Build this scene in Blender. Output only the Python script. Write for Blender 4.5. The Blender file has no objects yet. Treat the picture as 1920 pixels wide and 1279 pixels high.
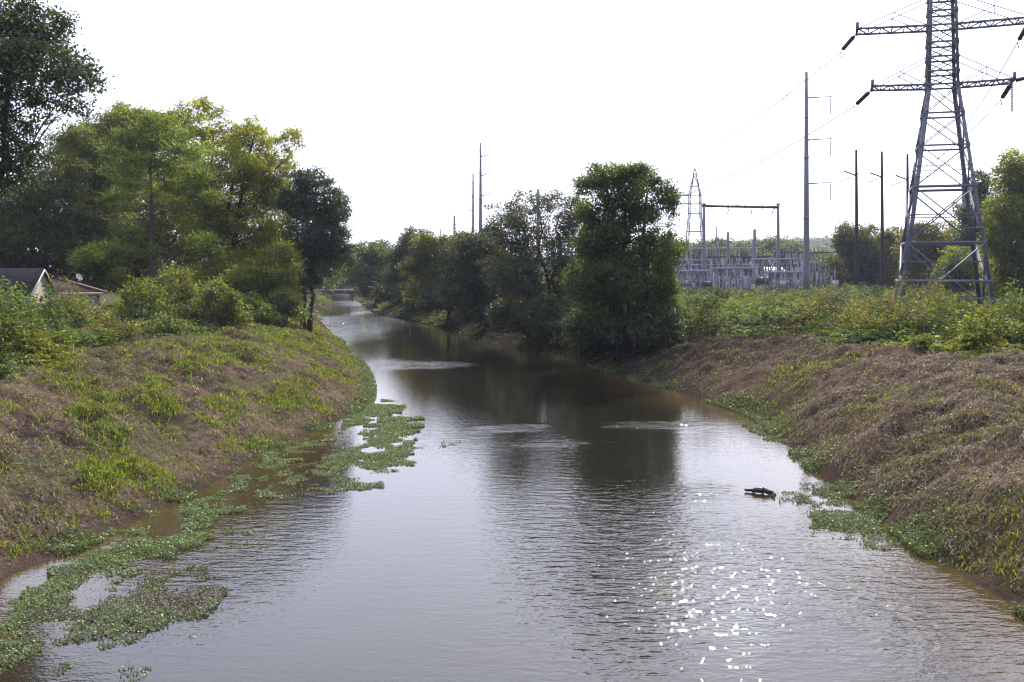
import bpy, math
import numpy as np
from mathutils import Vector

# ------------------------------------------------------------------ basics
scn = bpy.context.scene
COL = scn.collection
RNG = np.random.default_rng(7)
F = 1867.0            # focal length in photo pixels
CX, HY, CAMZ = 960.0, 510.0, 6.0
PI = math.pi
rad = math.radians


def at(px, py, d):
    """point seen at photo pixel (px,py) at depth d"""
    return np.array([(px - CX) * d / F, d, CAMZ - (py - HY) * d / F])


def lerp(a, b, t):
    return a + (b - a) * t


def smooth(a, b, x):
    t = np.clip((x - a) / (b - a), 0, 1)
    return t * t * (3 - 2 * t)


def _hash(ix, iy, s):
    h = (ix.astype(np.int64) * 374761393 + iy.astype(np.int64) * 668265263 + s * 1442695041) & 0xFFFFFFFF
    h = ((h ^ (h >> 13)) * 1274126177) & 0xFFFFFFFF
    return ((h ^ (h >> 16)) & 0xFFFF) / 65535.0


def vn(x, y, s=0):
    x = np.asarray(x, float); y = np.asarray(y, float)
    ix = np.floor(x); iy = np.floor(y)
    fx = x - ix; fy = y - iy
    fx = fx * fx * (3 - 2 * fx); fy = fy * fy * (3 - 2 * fy)
    a = _hash(ix, iy, s); b = _hash(ix + 1, iy, s); c = _hash(ix, iy + 1, s); d = _hash(ix + 1, iy + 1, s)
    return (a * (1 - fx) + b * fx) * (1 - fy) + (c * (1 - fx) + d * fx) * fy


def fbm(x, y, s=0, o=3):
    r = 0; a = 0.5; t = 0
    for k in range(o):
        r = r + a * vn(x * 2 ** k, y * 2 ** k, s + k * 17); t += a; a *= 0.5
    return r / t


# ------------------------------------------------------------------ mesh builder
class MB:
    def __init__(self):
        self.v = []; self.f = []; self.c = []; self.n = 0

    def add(self, V, Fc, col=None):
        V = np.asarray(V, float).reshape(-1, 3); Fc = np.asarray(Fc, np.int64)
        self.f.append(Fc + self.n); self.v.append(V); self.n += len(V)
        if col is None:
            col = np.ones((len(V), 3)) * 0.5
        col = np.asarray(col, float)
        if col.ndim == 1:
            col = np.tile(col, (len(V), 1))
        self.c.append(col)

    def box(self, c, s, ax=None, col=None):
        """box centre c, full sizes s, optional 3 axes"""
        c = np.asarray(c, float); h = np.asarray(s, float) / 2
        ax = np.eye(3) if ax is None else np.asarray(ax, float)
        q = np.array([[-1, -1, -1], [1, -1, -1], [1, 1, -1], [-1, 1, -1], [-1, -1, 1], [1, -1, 1], [1, 1, 1], [-1, 1, 1]]) * h
        self.add(c + q @ ax, [[0, 3, 2, 1], [4, 5, 6, 7], [0, 1, 5, 4], [1, 2, 6, 5], [2, 3, 7, 6], [3, 0, 4, 7]], col)

    def bar(self, a, b, w, h=None, up=(0, 0, 1), col=None):
        a = np.asarray(a, float); b = np.asarray(b, float)
        d = b - a; L = np.linalg.norm(d)
        if L < 1e-6: return
        d /= L; up = np.asarray(up, float)
        if abs(d @ up) > 0.98: up = np.array([0.0, 1.0, 0.0])
        s = np.cross(d, up); s /= np.linalg.norm(s); u = np.cross(s, d)
        self.box((a + b) / 2, (L, w, h or w), np.array([d, s, u]), col)

    def angle(self, a, b, w, t=0.25, inward=(0, 0, 1)):
        """L-section bar"""
        a = np.asarray(a, float); b = np.asarray(b, float); d = b - a; d /= np.linalg.norm(d)
        i = np.asarray(inward, float); i = i - d * (i @ d); i /= np.linalg.norm(i); s = np.cross(d, i)
        t = w * t
        p1 = (i + s) / math.sqrt(2); p2 = (i - s) / math.sqrt(2)
        for p, q in ((p1, p2), (p2, p1)):
            L = np.linalg.norm(b - a); o = 0 if p is p1 else t
            self.box((a + b) / 2 + p * (w / 2 + o) + q * t / 2, (L, w, t), np.array([d, p, q]))

    def tube(self, P, R, n=7, cap=True, col=None):
        P = np.asarray(P, float); m = len(P); R = np.broadcast_to(np.asarray(R, float), (m,))
        T = np.gradient(P, axis=0); T /= np.linalg.norm(T, axis=1)[:, None] + 1e-9
        ref = np.array([0.0, 0.0, 1.0]) if abs(T[:, 2]).mean() < 0.8 else np.array([1.0, 0.0, 0.0])
        S = np.cross(T, ref); S /= np.linalg.norm(S, axis=1)[:, None] + 1e-9
        U = np.cross(S, T)
        a = np.arange(n) * 2 * PI / n
        V = P[:, None, :] + R[:, None, None] * (np.cos(a)[None, :, None] * S[:, None, :] + np.sin(a)[None, :, None] * U[:, None, :])
        i = np.arange(m - 1)[:, None] * n; j = np.arange(n)[None, :]; k = (j + 1) % n
        fc = np.stack([i + j, i + k, i + n + k, i + n + j], -1).reshape(-1, 4)
        self.add(V.reshape(-1, 3), fc, col)
        if cap:
            for r in (0, m - 1):
                base = self.n - m * n + r * n
                idx = np.arange(n) + base
                self.f.append((idx if r else idx[::-1]).reshape(1, n))

    def lathe(self, a, b, prof, n=10, col=None):
        """prof: (t along a->b, radius)"""
        a = np.asarray(a, float); b = np.asarray(b, float)
        P = np.array([a + (b - a) * t for t, r in prof]); R = np.array([r for t, r in prof])
        d = (b - a) / np.linalg.norm(b - a)
        ref = np.array([0.0, 0.0, 1.0]) if abs(d[2]) < 0.8 else np.array([1.0, 0.0, 0.0])
        S = np.cross(d, ref); S /= np.linalg.norm(S); U = np.cross(S, d)
        an = np.arange(n) * 2 * PI / n
        V = P[:, None, :] + R[:, None, None] * (np.cos(an)[None, :, None] * S + np.sin(an)[None, :, None] * U)
        m = len(P); i = np.arange(m - 1)[:, None] * n; j = np.arange(n)[None, :]; k = (j + 1) % n
        fc = np.stack([i + j, i + k, i + n + k, i + n + j], -1).reshape(-1, 4)
        self.add(V.reshape(-1, 3), fc, col)
        for r in (0, m - 1):
            idx = np.arange(n) + self.n - m * n + r * n
            self.f.append((idx if r else idx[::-1]).reshape(1, n))

    def leaves(self, C, L, W, N=None, D=None, col=None, rng=RNG, shape='leaf'):
        """leaf quads at C (n,3); L,W length/width; D long axis; N face normal hint"""
        n = len(C)
        if n == 0: return
        L = np.broadcast_to(np.asarray(L, float), (n,))[:, None]; W = np.broadcast_to(np.asarray(W, float), (n,))[:, None]
        if D is None: D = rng.normal(size=(n, 3))
        D = D / (np.linalg.norm(D, axis=1)[:, None] + 1e-9)
        if N is None: N = rng.normal(size=(n, 3))
        S = np.cross(D, N); S /= (np.linalg.norm(S, axis=1)[:, None] + 1e-9)
        Nn = np.cross(S, D)
        p0 = C - D * L * 0.5; p2 = C + D * L * 0.5
        m = C - D * L * 0.06
        p1 = m + S * W * 0.5 + Nn * L * 0.1; p3 = m - S * W * 0.5 + Nn * L * 0.1
        V = np.stack([p0, p1, p2, p3], 1).reshape(-1, 3)
        b = np.arange(n)[:, None] * 4
        fc = b + np.array([[0, 1, 2, 3]])
        if col is None: col = np.ones((n, 3)) * .1
        self.add(V, fc, np.repeat(col, 4, axis=0))

    def blades(self, B, D, H, W, bend, col, rng=RNG):
        """grass blades: base B, lean dir D (horizontal), height H, width W, bend amount (0..1.5)"""
        n = len(B)
        D = D / (np.linalg.norm(D, axis=1)[:, None] + 1e-9)
        S = np.stack([-D[:, 1], D[:, 0], np.zeros(n)], 1)
        tw = rng.uniform(0, PI, n)[:, None]
        S = S * np.cos(tw) + D * np.sin(tw) * 0.8
        H = H[:, None]; W = W[:, None]; bend = bend[:, None]
        up = np.array([0, 0, 1.0])
        m = B + up * H * 0.55 + D * H * bend * 0.3
        t = B + up * H * (1 - 0.35 * bend) + D * H * bend * 0.9
        V = np.stack([B - S * W * .5, B + S * W * .5, m + S * W * .42, m - S * W * .42, t], 1).reshape(-1, 3)
        b = np.arange(n)[:, None] * 5
        self.add(V, b + np.array([[0, 1, 2, 3]]), np.repeat(col, 5, axis=0))
        self.f.append(b + np.array([[3, 2, 4]]) + self.n - n * 5)

    def build(self, name, mat, parent=None, smooth_=False, origin=None, use_col=True):
        me = bpy.data.meshes.new(name)
        if not self.v:
            self.add(np.zeros((3, 3)), [[0, 1, 2]])
        V = np.concatenate(self.v)
        org = np.zeros(3)
        if parent is not None: org = np.array(parent.matrix_basis.translation)
        if parent is not None and parent.parent is not None: org = org + np.array(parent.parent.matrix_basis.translation)
        if origin is not None:
            V = V - np.asarray(origin)
        elif parent is not None:
            V = V - org
        loops = np.concatenate([f.reshape(-1) for f in self.f])
        sizes = np.concatenate([np.full(len(f), f.shape[1]) for f in self.f])
        starts = np.concatenate([[0], np.cumsum(sizes)[:-1]])
        me.vertices.add(len(V)); me.loops.add(len(loops)); me.polygons.add(len(sizes))
        me.vertices.foreach_set('co', V.astype(np.float32).reshape(-1))
        me.loops.foreach_set('vertex_index', loops.astype(np.int32))
        me.polygons.foreach_set('loop_start', starts.astype(np.int32))
        me.polygons.foreach_set('loop_total', sizes.astype(np.int32))
        if smooth_: me.polygons.foreach_set('use_smooth', np.ones(len(sizes), bool))
        if use_col:
            C = np.concatenate(self.c)
            at_ = me.attributes.new('Col', 'FLOAT_COLOR', 'POINT')
            at_.data.foreach_set('color', np.concatenate([C, np.ones((len(C), 1))], 1).astype(np.float32).reshape(-1))
        me.update(calc_edges=True)
        me.materials.append(mat)
        o = bpy.data.objects.new(name, me); COL.objects.link(o)
        if parent is not None: o.parent = parent
        if origin is not None and parent is None: o.location = origin
        return o


def tag(o, label=None, cat=None, group=None, kind=None):
    if label: o['label'] = label
    if cat: o['category'] = cat
    if group: o['group'] = group
    if kind: o['kind'] = kind
    return o


def empty(name, loc, label, cat, group=None):
    o = bpy.data.objects.new(name, None); o.empty_display_size = 0.3
    COL.objects.link(o); o.location = [float(q) for q in loc]
    return tag(o, label, cat, group)


# ------------------------------------------------------------------ materials
def mat_new(name):
    m = bpy.data.materials.new(name); m.use_nodes = True
    nt = m.node_tree; nt.nodes.clear()
    out = nt.nodes.new('ShaderNodeOutputMaterial')
    return m, nt, out


def N(nt, t, **kw):
    n = nt.nodes.new(t)
    for k, v in kw.items():
        if hasattr(n, k) and not k.startswith('i_'): setattr(n, k, v)
    return n


def mixrgb(nt, fac, a, b, mode='MIX'):
    n = nt.nodes.new('ShaderNodeMix'); n.data_type = 'RGBA'; n.blend_type = mode
    for s, v in ((n.inputs[0], fac), (n.inputs[6], a), (n.inputs[7], b)):
        if isinstance(v, bpy.types.NodeSocket): nt.links.new(v, s)
        elif isinstance(v, (int, float)): s.default_value = v
        else: s.default_value = (*v, 1)
    return n.outputs[2]


def math_(nt, op, a, b=None, clamp=False):
    n = nt.nodes.new('ShaderNodeMath'); n.operation = op; n.use_clamp = clamp
    for s, v in ((n.inputs[0], a), (n.inputs[1], b)):
        if v is None: continue
        if isinstance(v, bpy.types.NodeSocket): nt.links.new(v, s)
        else: s.default_value = v
    return n.outputs[0]


def noise(nt, vec, scale, detail=3, rough=0.5, dist=0.0):
    n = nt.nodes.new('ShaderNodeTexNoise'); n.inputs['Scale'].default_value = scale
    n.inputs['Detail'].default_value = detail; n.inputs['Roughness'].default_value = rough
    n.inputs['Distortion'].default_value = dist
    if vec is not None: nt.links.new(vec, n.inputs['Vector'])
    return n.outputs['Fac']


def ramp(nt, fac, stops):
    n = nt.nodes.new('ShaderNodeValToRGB'); nt.links.new(fac, n.inputs[0])
    e = n.color_ramp.elements
    while len(e) < len(stops): e.new(0.5)
    for k, (p, c) in enumerate(stops):
        e[k].position = p; e[k].color = (*c, 1)
    return n.outputs[0]


def leaf_mat(name, trans=0.42, gloss=0.06, tint=(1.25, 1.2, 0.55)):
    m, nt, out = mat_new(name)
    a = N(nt, 'ShaderNodeAttribute'); a.attribute_name = 'Col'
    d = N(nt, 'ShaderNodeBsdfDiffuse'); t = N(nt, 'ShaderNodeBsdfTranslucent'); g = N(nt, 'ShaderNodeBsdfGlossy')
    g.inputs['Roughness'].default_value = 0.42
    g.inputs['Color'].default_value = (0.75, 0.8, 0.85, 1)
    nt.links.new(a.outputs['Color'], d.inputs['Color'])
    tc = mixrgb(nt, 1.0, a.outputs['Color'], tint, 'MULTIPLY')
    nt.links.new(tc, t.inputs['Color'])
    m1 = N(nt, 'ShaderNodeMixShader'); m1.inputs[0].default_value = trans
    nt.links.new(d.outputs[0], m1.inputs[1]); nt.links.new(t.outputs[0], m1.inputs[2])
    m2 = N(nt, 'ShaderNodeMixShader'); m2.inputs[0].default_value = gloss
    nt.links.new(m1.outputs[0], m2.inputs[1]); nt.links.new(g.outputs[0], m2.inputs[2])
    nt.links.new(m2.outputs[0], out.inputs['Surface'])
    return m


def solid(name, c1, c2=None, scale=3.0, rough=0.7, metal=0.0, bump=0.0, stretch=None, spec=0.5):
    m, nt, out = mat_new(name)
    p = N(nt, 'ShaderNodeBsdfPrincipled'); p.inputs['Roughness'].default_value = rough
    p.inputs['Metallic'].default_value = metal
    p.inputs['Specular IOR Level'].default_value = spec
    tc = N(nt, 'ShaderNodeTexCoord'); v = tc.outputs['Object']
    if stretch:
        mp = N(nt, 'ShaderNodeMapping'); mp.inputs['Scale'].default_value = stretch
        nt.links.new(v, mp.inputs['Vector']); v = mp.outputs['Vector']
    n1 = noise(nt, v, scale, 5, 0.6)
    c2 = c2 or tuple(x * 0.7 for x in c1)
    nt.links.new(ramp(nt, n1, [(0.3, c2), (0.7, c1)]), p.inputs['Base Color'])
    if bump:
        b = N(nt, 'ShaderNodeBump'); b.inputs['Strength'].default_value = 0.6; b.inputs['Distance'].default_value = bump
        nt.links.new(n1, b.inputs['Height']); nt.links.new(b.outputs[0], p.inputs['Normal'])
    nt.links.new(p.outputs[0], out.inputs['Surface'])
    return m


M = {}
M['leaf'] = leaf_mat('leaf', .58, .03, (2.0, 1.85, .5))
M['leaf_dark'] = leaf_mat('leaf_dark', 0.36, 0.05, (1.4, 1.4, .5))
M['needle'] = leaf_mat('needle', 0.48, 0.03, (1.8, 1.7, .5))
M['grass'] = leaf_mat('grass', 0.5, 0.012, (1.6, 1.5, .5))
M['straw'] = leaf_mat('straw', 0.2, 0.012, (1.05, 1.0, 0.85))
M['weed'] = leaf_mat('weed', 0.5, 0.022, (1.5, 1.45, .5))
M['waterweed'] = leaf_mat('waterweed', 0.3, 0.03)
M['bark'] = solid('bark', (0.085, 0.07, 0.058), (0.03, 0.025, 0.02), 5, 0.9, bump=0.03, stretch=(1, 1, .25))
M['bark_pine'] = solid('bark_pine', (0.13, 0.085, 0.065), (0.05, 0.032, 0.026), 5, 0.9, bump=0.03, stretch=(1, 1, .35))
M['steel'] = solid('galvanised_steel', (0.21, 0.215, 0.255), (0.12, 0.12, 0.15), 1.4, 0.6, metal=0.2)
M['steel_pole'] = solid('pole_steel', (0.27, 0.27, 0.31), (0.19, 0.19, 0.225), 0.7, 0.5, metal=0.25, stretch=(1, 1, .2))
M['steel_pale'] = solid('pale_steel', (0.46, 0.46, 0.52), (0.32, 0.32, 0.38), 0.8, 0.5, metal=0.1)
M['woodpole'] = solid('creosoted_wood', (0.045, 0.034, 0.03), (0.022, 0.017, 0.016), 2, 0.9, stretch=(1, 1, .1))
M['insulator'] = solid('glazed_insulator', (0.035, 0.032, 0.04), (0.025, 0.022, 0.028), 3, 0.25)
M['insulator_grey'] = solid('grey_insulator', (0.22, 0.22, 0.25), (0.14, 0.14, 0.17), 3, 0.3)
M['wire'] = solid('aluminium_wire', (0.1, 0.1, 0.115), (0.07, 0.07, 0.085), 1, 0.6, metal=0.1)
M['concrete'] = solid('concrete', (0.3, 0.29, 0.28), (0.2, 0.19, 0.18), 1.3, 0.9, bump=0.01)
M['shingle'] = solid('dark_shingle', (0.055, 0.047, 0.055), (0.032, 0.028, 0.034), 3.2, 0.95, bump=0.02, spec=.1)
M['shingle_red'] = solid('brown_shingle', (0.11, 0.062, 0.052), (0.065, 0.038, 0.034), 3.2, 0.95, bump=0.02, spec=.1)
M['cream'] = solid('cream_board', (0.62, 0.55, 0.42), (0.46, 0.40, 0.30), 2.2, 0.75, stretch=(1, 4, .3))
M['palewall'] = solid('pale_wall', (0.36, 0.40, 0.42), (0.27, 0.30, 0.32), 1.5, 0.8)
M['white'] = solid('white_paint', (0.8, 0.79, 0.76), (0.66, 0.65, 0.62), 2.0, 0.5)
M['tan'] = solid('tan_board', (0.26, 0.17, 0.125), (0.18, 0.12, 0.09), 2.0, 0.7)
M['dark'] = solid('dark_steel', (0.07, 0.07, 0.08), (0.045, 0.045, 0.055), 2.0, 0.5, metal=0.2)
M['rust'] = solid('rust_red', (0.24, 0.075, 0.05), (0.14, 0.045, 0.035), 2.0, 0.7)
M['teal'] = solid('grey_green_paint', (0.27, 0.36, 0.36), (0.19, 0.26, 0.26), 2.0, 0.45)
M['glasspane'] = solid('window_glass', (0.03, 0.035, 0.04), (0.02, 0.025, 0.03), 2.0, 0.1)
M['log'] = solid('wet_wood', (0.06, 0.045, 0.036), (0.022, 0.016, 0.014), 6, 0.55, bump=0.02, stretch=(.3, 2, 2))

# ------------------------------------------------------------------ river plan and terrain
LE = np.array([(-60, -12.5), (10, -10.6), (17.8, -10.3), (20.7, -9.6), (24, -8.95), (27.7, -8.4), (33, -8.0), (40, -6.9), (44, -6.55), (47.7, -6.7),
               (54.6, -7.7), (66, -10), (86, -14.7), (124, -24), (140, -27.5), (187, -33.9), (215, -39.3), (260, -48), (280, -60), (300, -80), (340, -122), (400, -186), (900, -640)], float)
RE = np.array([(-60, 11.5), (10, 9.4), (17.6, 9.06), (20.6, 8.8), (27.9, 9.0), (34.5, 9.5), (41, 10.1), (43.5, 9.7), (47.7, 8.6),
               (55.4, 6.8), (62, 5.2), (74.7, 1.6), (86, -2.6), (112, -9.2), (127, -14.6), (143, -19.8), (187, -28.4), (215, -33), (260, -40.5), (280, -50), (300, -66), (340, -106), (400, -166), (900, -600)], float)


def edge(E, y):
    e = 0
    for k, w in ((-2, .2), (-1, .2), (0, .2), (1, .2), (2, .2)):
        s = np.clip(np.abs(y) * 0.02, .3, 6)
        e = e + w * np.interp(y + k * s, E[:, 0], E[:, 1])
    return e


def edge_cos(E, y):
    sl = (edge(E, y + 3) - edge(E, y - 3)) / 6
    return 1 / np.sqrt(1 + sl * sl)


def dleft(x, y):
    return (edge(LE, y) - x) * edge_cos(LE, y)


def dright(x, y):
    return (x - edge(RE, y)) * edge_cos(RE, y)


def lumps(x, y):
    near = 1 - smooth(90, 140, y)
    a = (fbm(x / 3.2, y / 3.2, 11, 2) - .5) * .75
    b = (fbm(x / .9, y / .9, 23, 2) - .5) * .5
    c = (vn(x / .33, y / .33, 31) - .5) * .16 + (fbm((x + y * .35) / .55, (y - x * .35) / 2.6, 37, 2) - .5) * .3
    return a + (b + c) * near


def Hraw(x, y):
    dl = dleft(x, y); dr = dright(x, y)
    inside = np.maximum(dl, dr)                   # negative inside the water
    # left bank
    jl = (fbm(y / 4.0, x * 0 + 1.3, 5, 3) - .5) * 1.0
    e = np.maximum(dl + jl * 0.5, 0)
    zl = 2.62 * (1 - np.exp(-(e / 4.3) ** 1.3))
    zl = zl - 0.8 * smooth(13, 32, e) * (1 - smooth(105, 150, y))
    # right bank
    jr = (fbm(y / 3.0, x * 0 + 7.7, 9, 3) - .5) * 1.0
    e2 = np.maximum(dr + jr * 0.85, 0)
    far = smooth(48, 60, y)
    top = lerp(2.75, 2.1, far); sc = lerp(2.7, 2.6, far)
    zr = top * (1 - np.exp(-(e2 / sc) ** 1.35)) + far * 0.6 * smooth(4, 14, e2)
    z = np.where(dl > 0, zl, 0) + np.where(dr > 0, zr, 0)
    land = np.maximum(e, e2)
    lm = lumps(x, y)
    z = z + lm * smooth(-.3, 2.2, np.maximum(dl, dr)) * np.where(land > 12, .5, 1)
    bed = np.clip(inside * 0.16, -1.1, 0) - 0.03 + (fbm(x / 1.5, y / 1.5, 41, 2) - .5) * .08
    z = np.where(inside < 0, bed, z + 0.02 * smooth(0, 1, inside))
    return z


def H(x, y):
    return Hraw(np.asarray(x, float), np.asarray(y, float))


def axis_pts(segs):
    out = []
    for a, b, s in segs:
        n = max(1, int(round((b - a) / s)))
        out.append(np.linspace(a, b, n, endpoint=False))
    out.append([segs[-1][1]])
    return np.concatenate(out)


def grid_mesh(xs, ys, zf):
    X, Y = np.meshgrid(xs, ys)
    Z = zf(X, Y)
    nx, ny = len(xs), len(ys)
    i = np.arange(ny - 1)[:, None] * nx; j = np.arange(nx - 1)[None, :]
    fc = np.stack([i + j, i + j + 1, i + nx + j + 1, i + nx + j], -1).reshape(-1, 4)
    return X, Y, Z, fc


xs = axis_pts([(-2600, -400, 200), (-400, -80, 20), (-80, -30, 2), (-30, -20, .4), (-20, -6, .14), (-6, 6, .5), (6, 18, .14), (18, 30, .4), (30, 80, 2), (80, 400, 20), (400, 2600, 200)])
ys = axis_pts([(-400, -40, 40), (-40, 10, 2), (10, 60, .14), (60, 100, .3), (100, 260, 1.2), (260, 600, 12), (600, 3000, 200)])
X, Y, Z, fc = grid_mesh(xs, ys, H)
g = MB()
# attribute: R = meadow/green ground, G = wet margin, B = tree shade painted on the right bank
dl = dleft(X, Y); dr = dright(X, Y)
wet = 1 - smooth(0.1, 1.1, np.maximum(dl, dr) + (fbm(X / .7, Y / .7, 3, 2) - .5) * .7)
green = np.where(dl > 0, smooth(.47, .62, fbm(X / 2.2 + 9, Y / 4.5, 71, 3)) * smooth(1, 3, dl), 0.0)
green = np.maximum(green, np.where((dl > 9) | (dr > 8), 1.0, 0))
tree_shade = smooth(50, 60, Y + X * .4) * (dr > -1) * (1 - smooth(150, 230, Y))
g.add(np.stack([X, Y, Z], -1).reshape(-1, 3), fc, np.stack([green * (1 - tree_shade), wet, tree_shade], -1).reshape(-1, 3))
m, nt, out = mat_new('bank_soil')
p = N(nt, 'ShaderNodeBsdfPrincipled'); p.inputs['Roughness'].default_value = 1.0; p.inputs['Specular IOR Level'].default_value = 0.0
tc = N(nt, 'ShaderNodeTexCoord'); pos = tc.outputs['Object']
n1 = noise(nt, pos, 0.9, 6, 0.65); n2 = noise(nt, pos, 7.0, 5, 0.7); n3 = noise(nt, pos, 24.0, 3, 0.6)
c1 = ramp(nt, n1, [(0.3, (0.085, 0.060, 0.044)), (0.55, (0.135, 0.10, 0.074)), (0.75, (0.19, 0.147, 0.107))])
c2 = ramp(nt, n2, [(0.32, (0.35, 0.33, 0.33)), (0.62, (1.15, 1.12, 1.1))])
c = mixrgb(nt, 1.0, c1, c2, 'MULTIPLY')
c = mixrgb(nt, 0.6, c, ramp(nt, n3, [(0.35, (0.4, 0.4, 0.4)), (0.65, (1.5, 1.45, 1.4))]), 'MULTIPLY')
a = N(nt, 'ShaderNodeAttribute'); a.attribute_name = 'Col'
sp = N(nt, 'ShaderNodeSeparateColor'); nt.links.new(a.outputs['Color'], sp.inputs[0])
c = mixrgb(nt, math_(nt, 'MULTIPLY', sp.outputs[0], 0.55), c, mixrgb(nt, n2, (0.045, 0.055, 0.02), (0.10, 0.11, 0.04)))
c = mixrgb(nt, math_(nt, 'MULTIPLY', sp.outputs[1], 0.75), c, (0.04, 0.03, 0.022))
c = mixrgb(nt, math_(nt, 'MULTIPLY', sp.outputs[2], 0.9), c, mixrgb(nt, n2, (0.018, 0.0145, 0.012), (0.045, 0.035, 0.028)))  # soil colour darkened to paint in the shade below the bank trees
nt.links.new(c, p.inputs['Base Color'])
b = N(nt, 'ShaderNodeBump'); b.inputs['Strength'].default_value = 0.9; b.inputs['Distance'].default_value = 0.06
nt.links.new(math_(nt, 'ADD', n2, math_(nt, 'MULTIPLY', n3, .6)), b.inputs['Height']); nt.links.new(b.outputs[0], p.inputs['Normal'])
nt.links.new(p.outputs[0], out.inputs['Surface'])
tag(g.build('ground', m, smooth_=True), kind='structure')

# ------------------------------------------------------------------ water
wxs = axis_pts([(-260, -40, 20), (-40, 16, .8)])
wys = axis_pts([(-60, 10, 5), (10, 120, .8), (120, 260, 3), (260, 900, 40)])
WX, WY, WZ, fc = grid_mesh(wxs, wys, lambda x, y: x * 0)
WP = lambda px, py: ((px - CX) * (CAMZ * F / (py - HY)) / F, CAMZ * F / (py - HY))


def blob(px, py, rx, ry):
    """soft world-space patch on the water round a photo pixel"""
    x0, y0 = WP(px, py); xa, _ = WP(px + rx, py); _, ya = WP(px, py - ry); _, yb = WP(px, py + ry)
    sx = abs(xa - x0); sy = abs(ya - yb) / 2
    return np.exp(-(((WX - x0) / sx) ** 2 + ((WY - y0) / sy) ** 2))


amp = np.full_like(WX, 0.03) + 0.07 * fbm(WX / 6, WY / 12, 55, 2)
amp += 0.6 * blob(1170, 980, 200, 100) + 0.48 * blob(1370, 1130, 340, 160) + .4 * blob(1120, 1110, 120, 120) + .5 * blob(1590, 1080, 150, 120) + .5 * blob(1800, 1180, 130, 110)
amp += 0.55 * blob(470, 1040, 110, 90) + 1.0 * blob(1220, 797, 75, 7) + .9 * blob(965, 802, 40, 5) + .3 * blob(1100, 830, 200, 25)
amp += 0.9 * blob(670, 606, 90, 14) + .35 * blob(760, 680, 90, 8) + .5 * blob(1330, 920, 60, 12)
dis = np.clip(-np.maximum(dleft(WX, WY), dright(WX, WY)), 0, 9)
shal = 1 - smooth(0.0, 4.5, dis)
rif = np.clip(1.4 * blob(668, 606, 95, 16) + .9 * blob(650, 569, 40, 4) + .5 * blob(770, 684, 100, 6) + 2.4 * blob(1215, 797, 60, 5) + 2.2 * blob(965, 801, 32, 4) + .8 * blob(1300, 935, 70, 6) + 1.0 * blob(830, 684, 40, 4) + 1.0 * blob(1060, 830, 70, 4), 0, 2.4) * (.4 + 1.0 * fbm(WX / 2.5, WY / 5, 61, 2))
gw = MB(); gw.add(np.stack([WX, WY, WZ], -1).reshape(-1, 3), fc, np.stack([np.clip(amp, 0, 2) / 2, shal, rif], -1).reshape(-1, 3))
m, nt, out = mat_new('river_water')
p = N(nt, 'ShaderNodeBsdfPrincipled'); p.inputs['Roughness'].default_value = 0.012; p.inputs['IOR'].default_value = 1.38
a = N(nt, 'ShaderNodeAttribute'); a.attribute_name = 'Col'
sp = N(nt, 'ShaderNodeSeparateColor'); nt.links.new(a.outputs['Color'], sp.inputs[0])
tc = N(nt, 'ShaderNodeTexCoord'); pos = tc.outputs['Object']
nb = noise(nt, pos, 0.5, 4, 0.6)
deep = mixrgb(nt, nb, (0.011, 0.010, 0.0062), (0.018, 0.0155, 0.0092)); shl = mixrgb(nt, nb, (0.042, 0.027, 0.011), (0.068, 0.044, 0.019))
nt.links.new(mixrgb(nt, sp.outputs[1], deep, shl), p.inputs['Base Color'])


def mapped(scale, rot=0):
    mp = N(nt, 'ShaderNodeMapping'); mp.inputs['Scale'].default_value = scale; mp.inputs['Rotation'].default_value = (0, 0, rot)
    nt.links.new(pos, mp.inputs['Vector']); return mp.outputs['Vector']


w1 = noise(nt, mapped((1, 2.6, 1), rad(8)), 1.5, 2, 0.5, 0.3)
w2 = noise(nt, mapped((1, 1.9, 1), rad(-14)), 4.6, 2, 0.55, 0.2)
w3 = noise(nt, mapped((1, 1.3, 1), rad(24)), 13.0, 1, 0.5)
big = math_(nt, 'ADD', math_(nt, 'MULTIPLY', w1, 0.05), math_(nt, 'MULTIPLY', w2, 0.026))
rp = math_(nt, 'MULTIPLY', big, math_(nt, 'MULTIPLY', sp.outputs[0], 2.0))
w4 = noise(nt, mapped((1, 1.5, 1), rad(5)), 3.2, 3, 0.6)
w5 = noise(nt, mapped((.55, 1.7, 1), rad(12)), 1.1, 4, 0.6, .4)
hh = math_(nt, 'ADD', math_(nt, 'ADD', rp, math_(nt, 'MULTIPLY', w3, 0.0022)), math_(nt, 'MULTIPLY', math_(nt, 'MULTIPLY', w4, .12), math_(nt, 'MULTIPLY', sp.outputs[2], math_(nt, 'MULTIPLY', math_(nt, 'SUBTRACT', w5, .44), 5.0, True))))
b = N(nt, 'ShaderNodeBump'); b.inputs['Strength'].default_value = 1.0; b.inputs['Distance'].default_value = 1.0
nt.links.new(hh, b.inputs['Height']); nt.links.new(b.outputs[0], p.inputs['Normal'])
nt.links.new(p.outputs[0], out.inputs['Surface'])
tag(gw.build('river_water', m, smooth_=True), kind='structure')

# ------------------------------------------------------------------ colours
def colmix(n, cols, rng, v=0.25, w=None):
    cols = np.asarray(cols, float)
    i = rng.choice(len(cols), n, p=w)
    j = rng.choice(len(cols), n, p=w)
    t = rng.random(n)[:, None]
    c = cols[i] * t + cols[j] * (1 - t)
    return c * (1 + v * rng.normal(size=n)).clip(.4, 1.8)[:, None]


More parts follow.
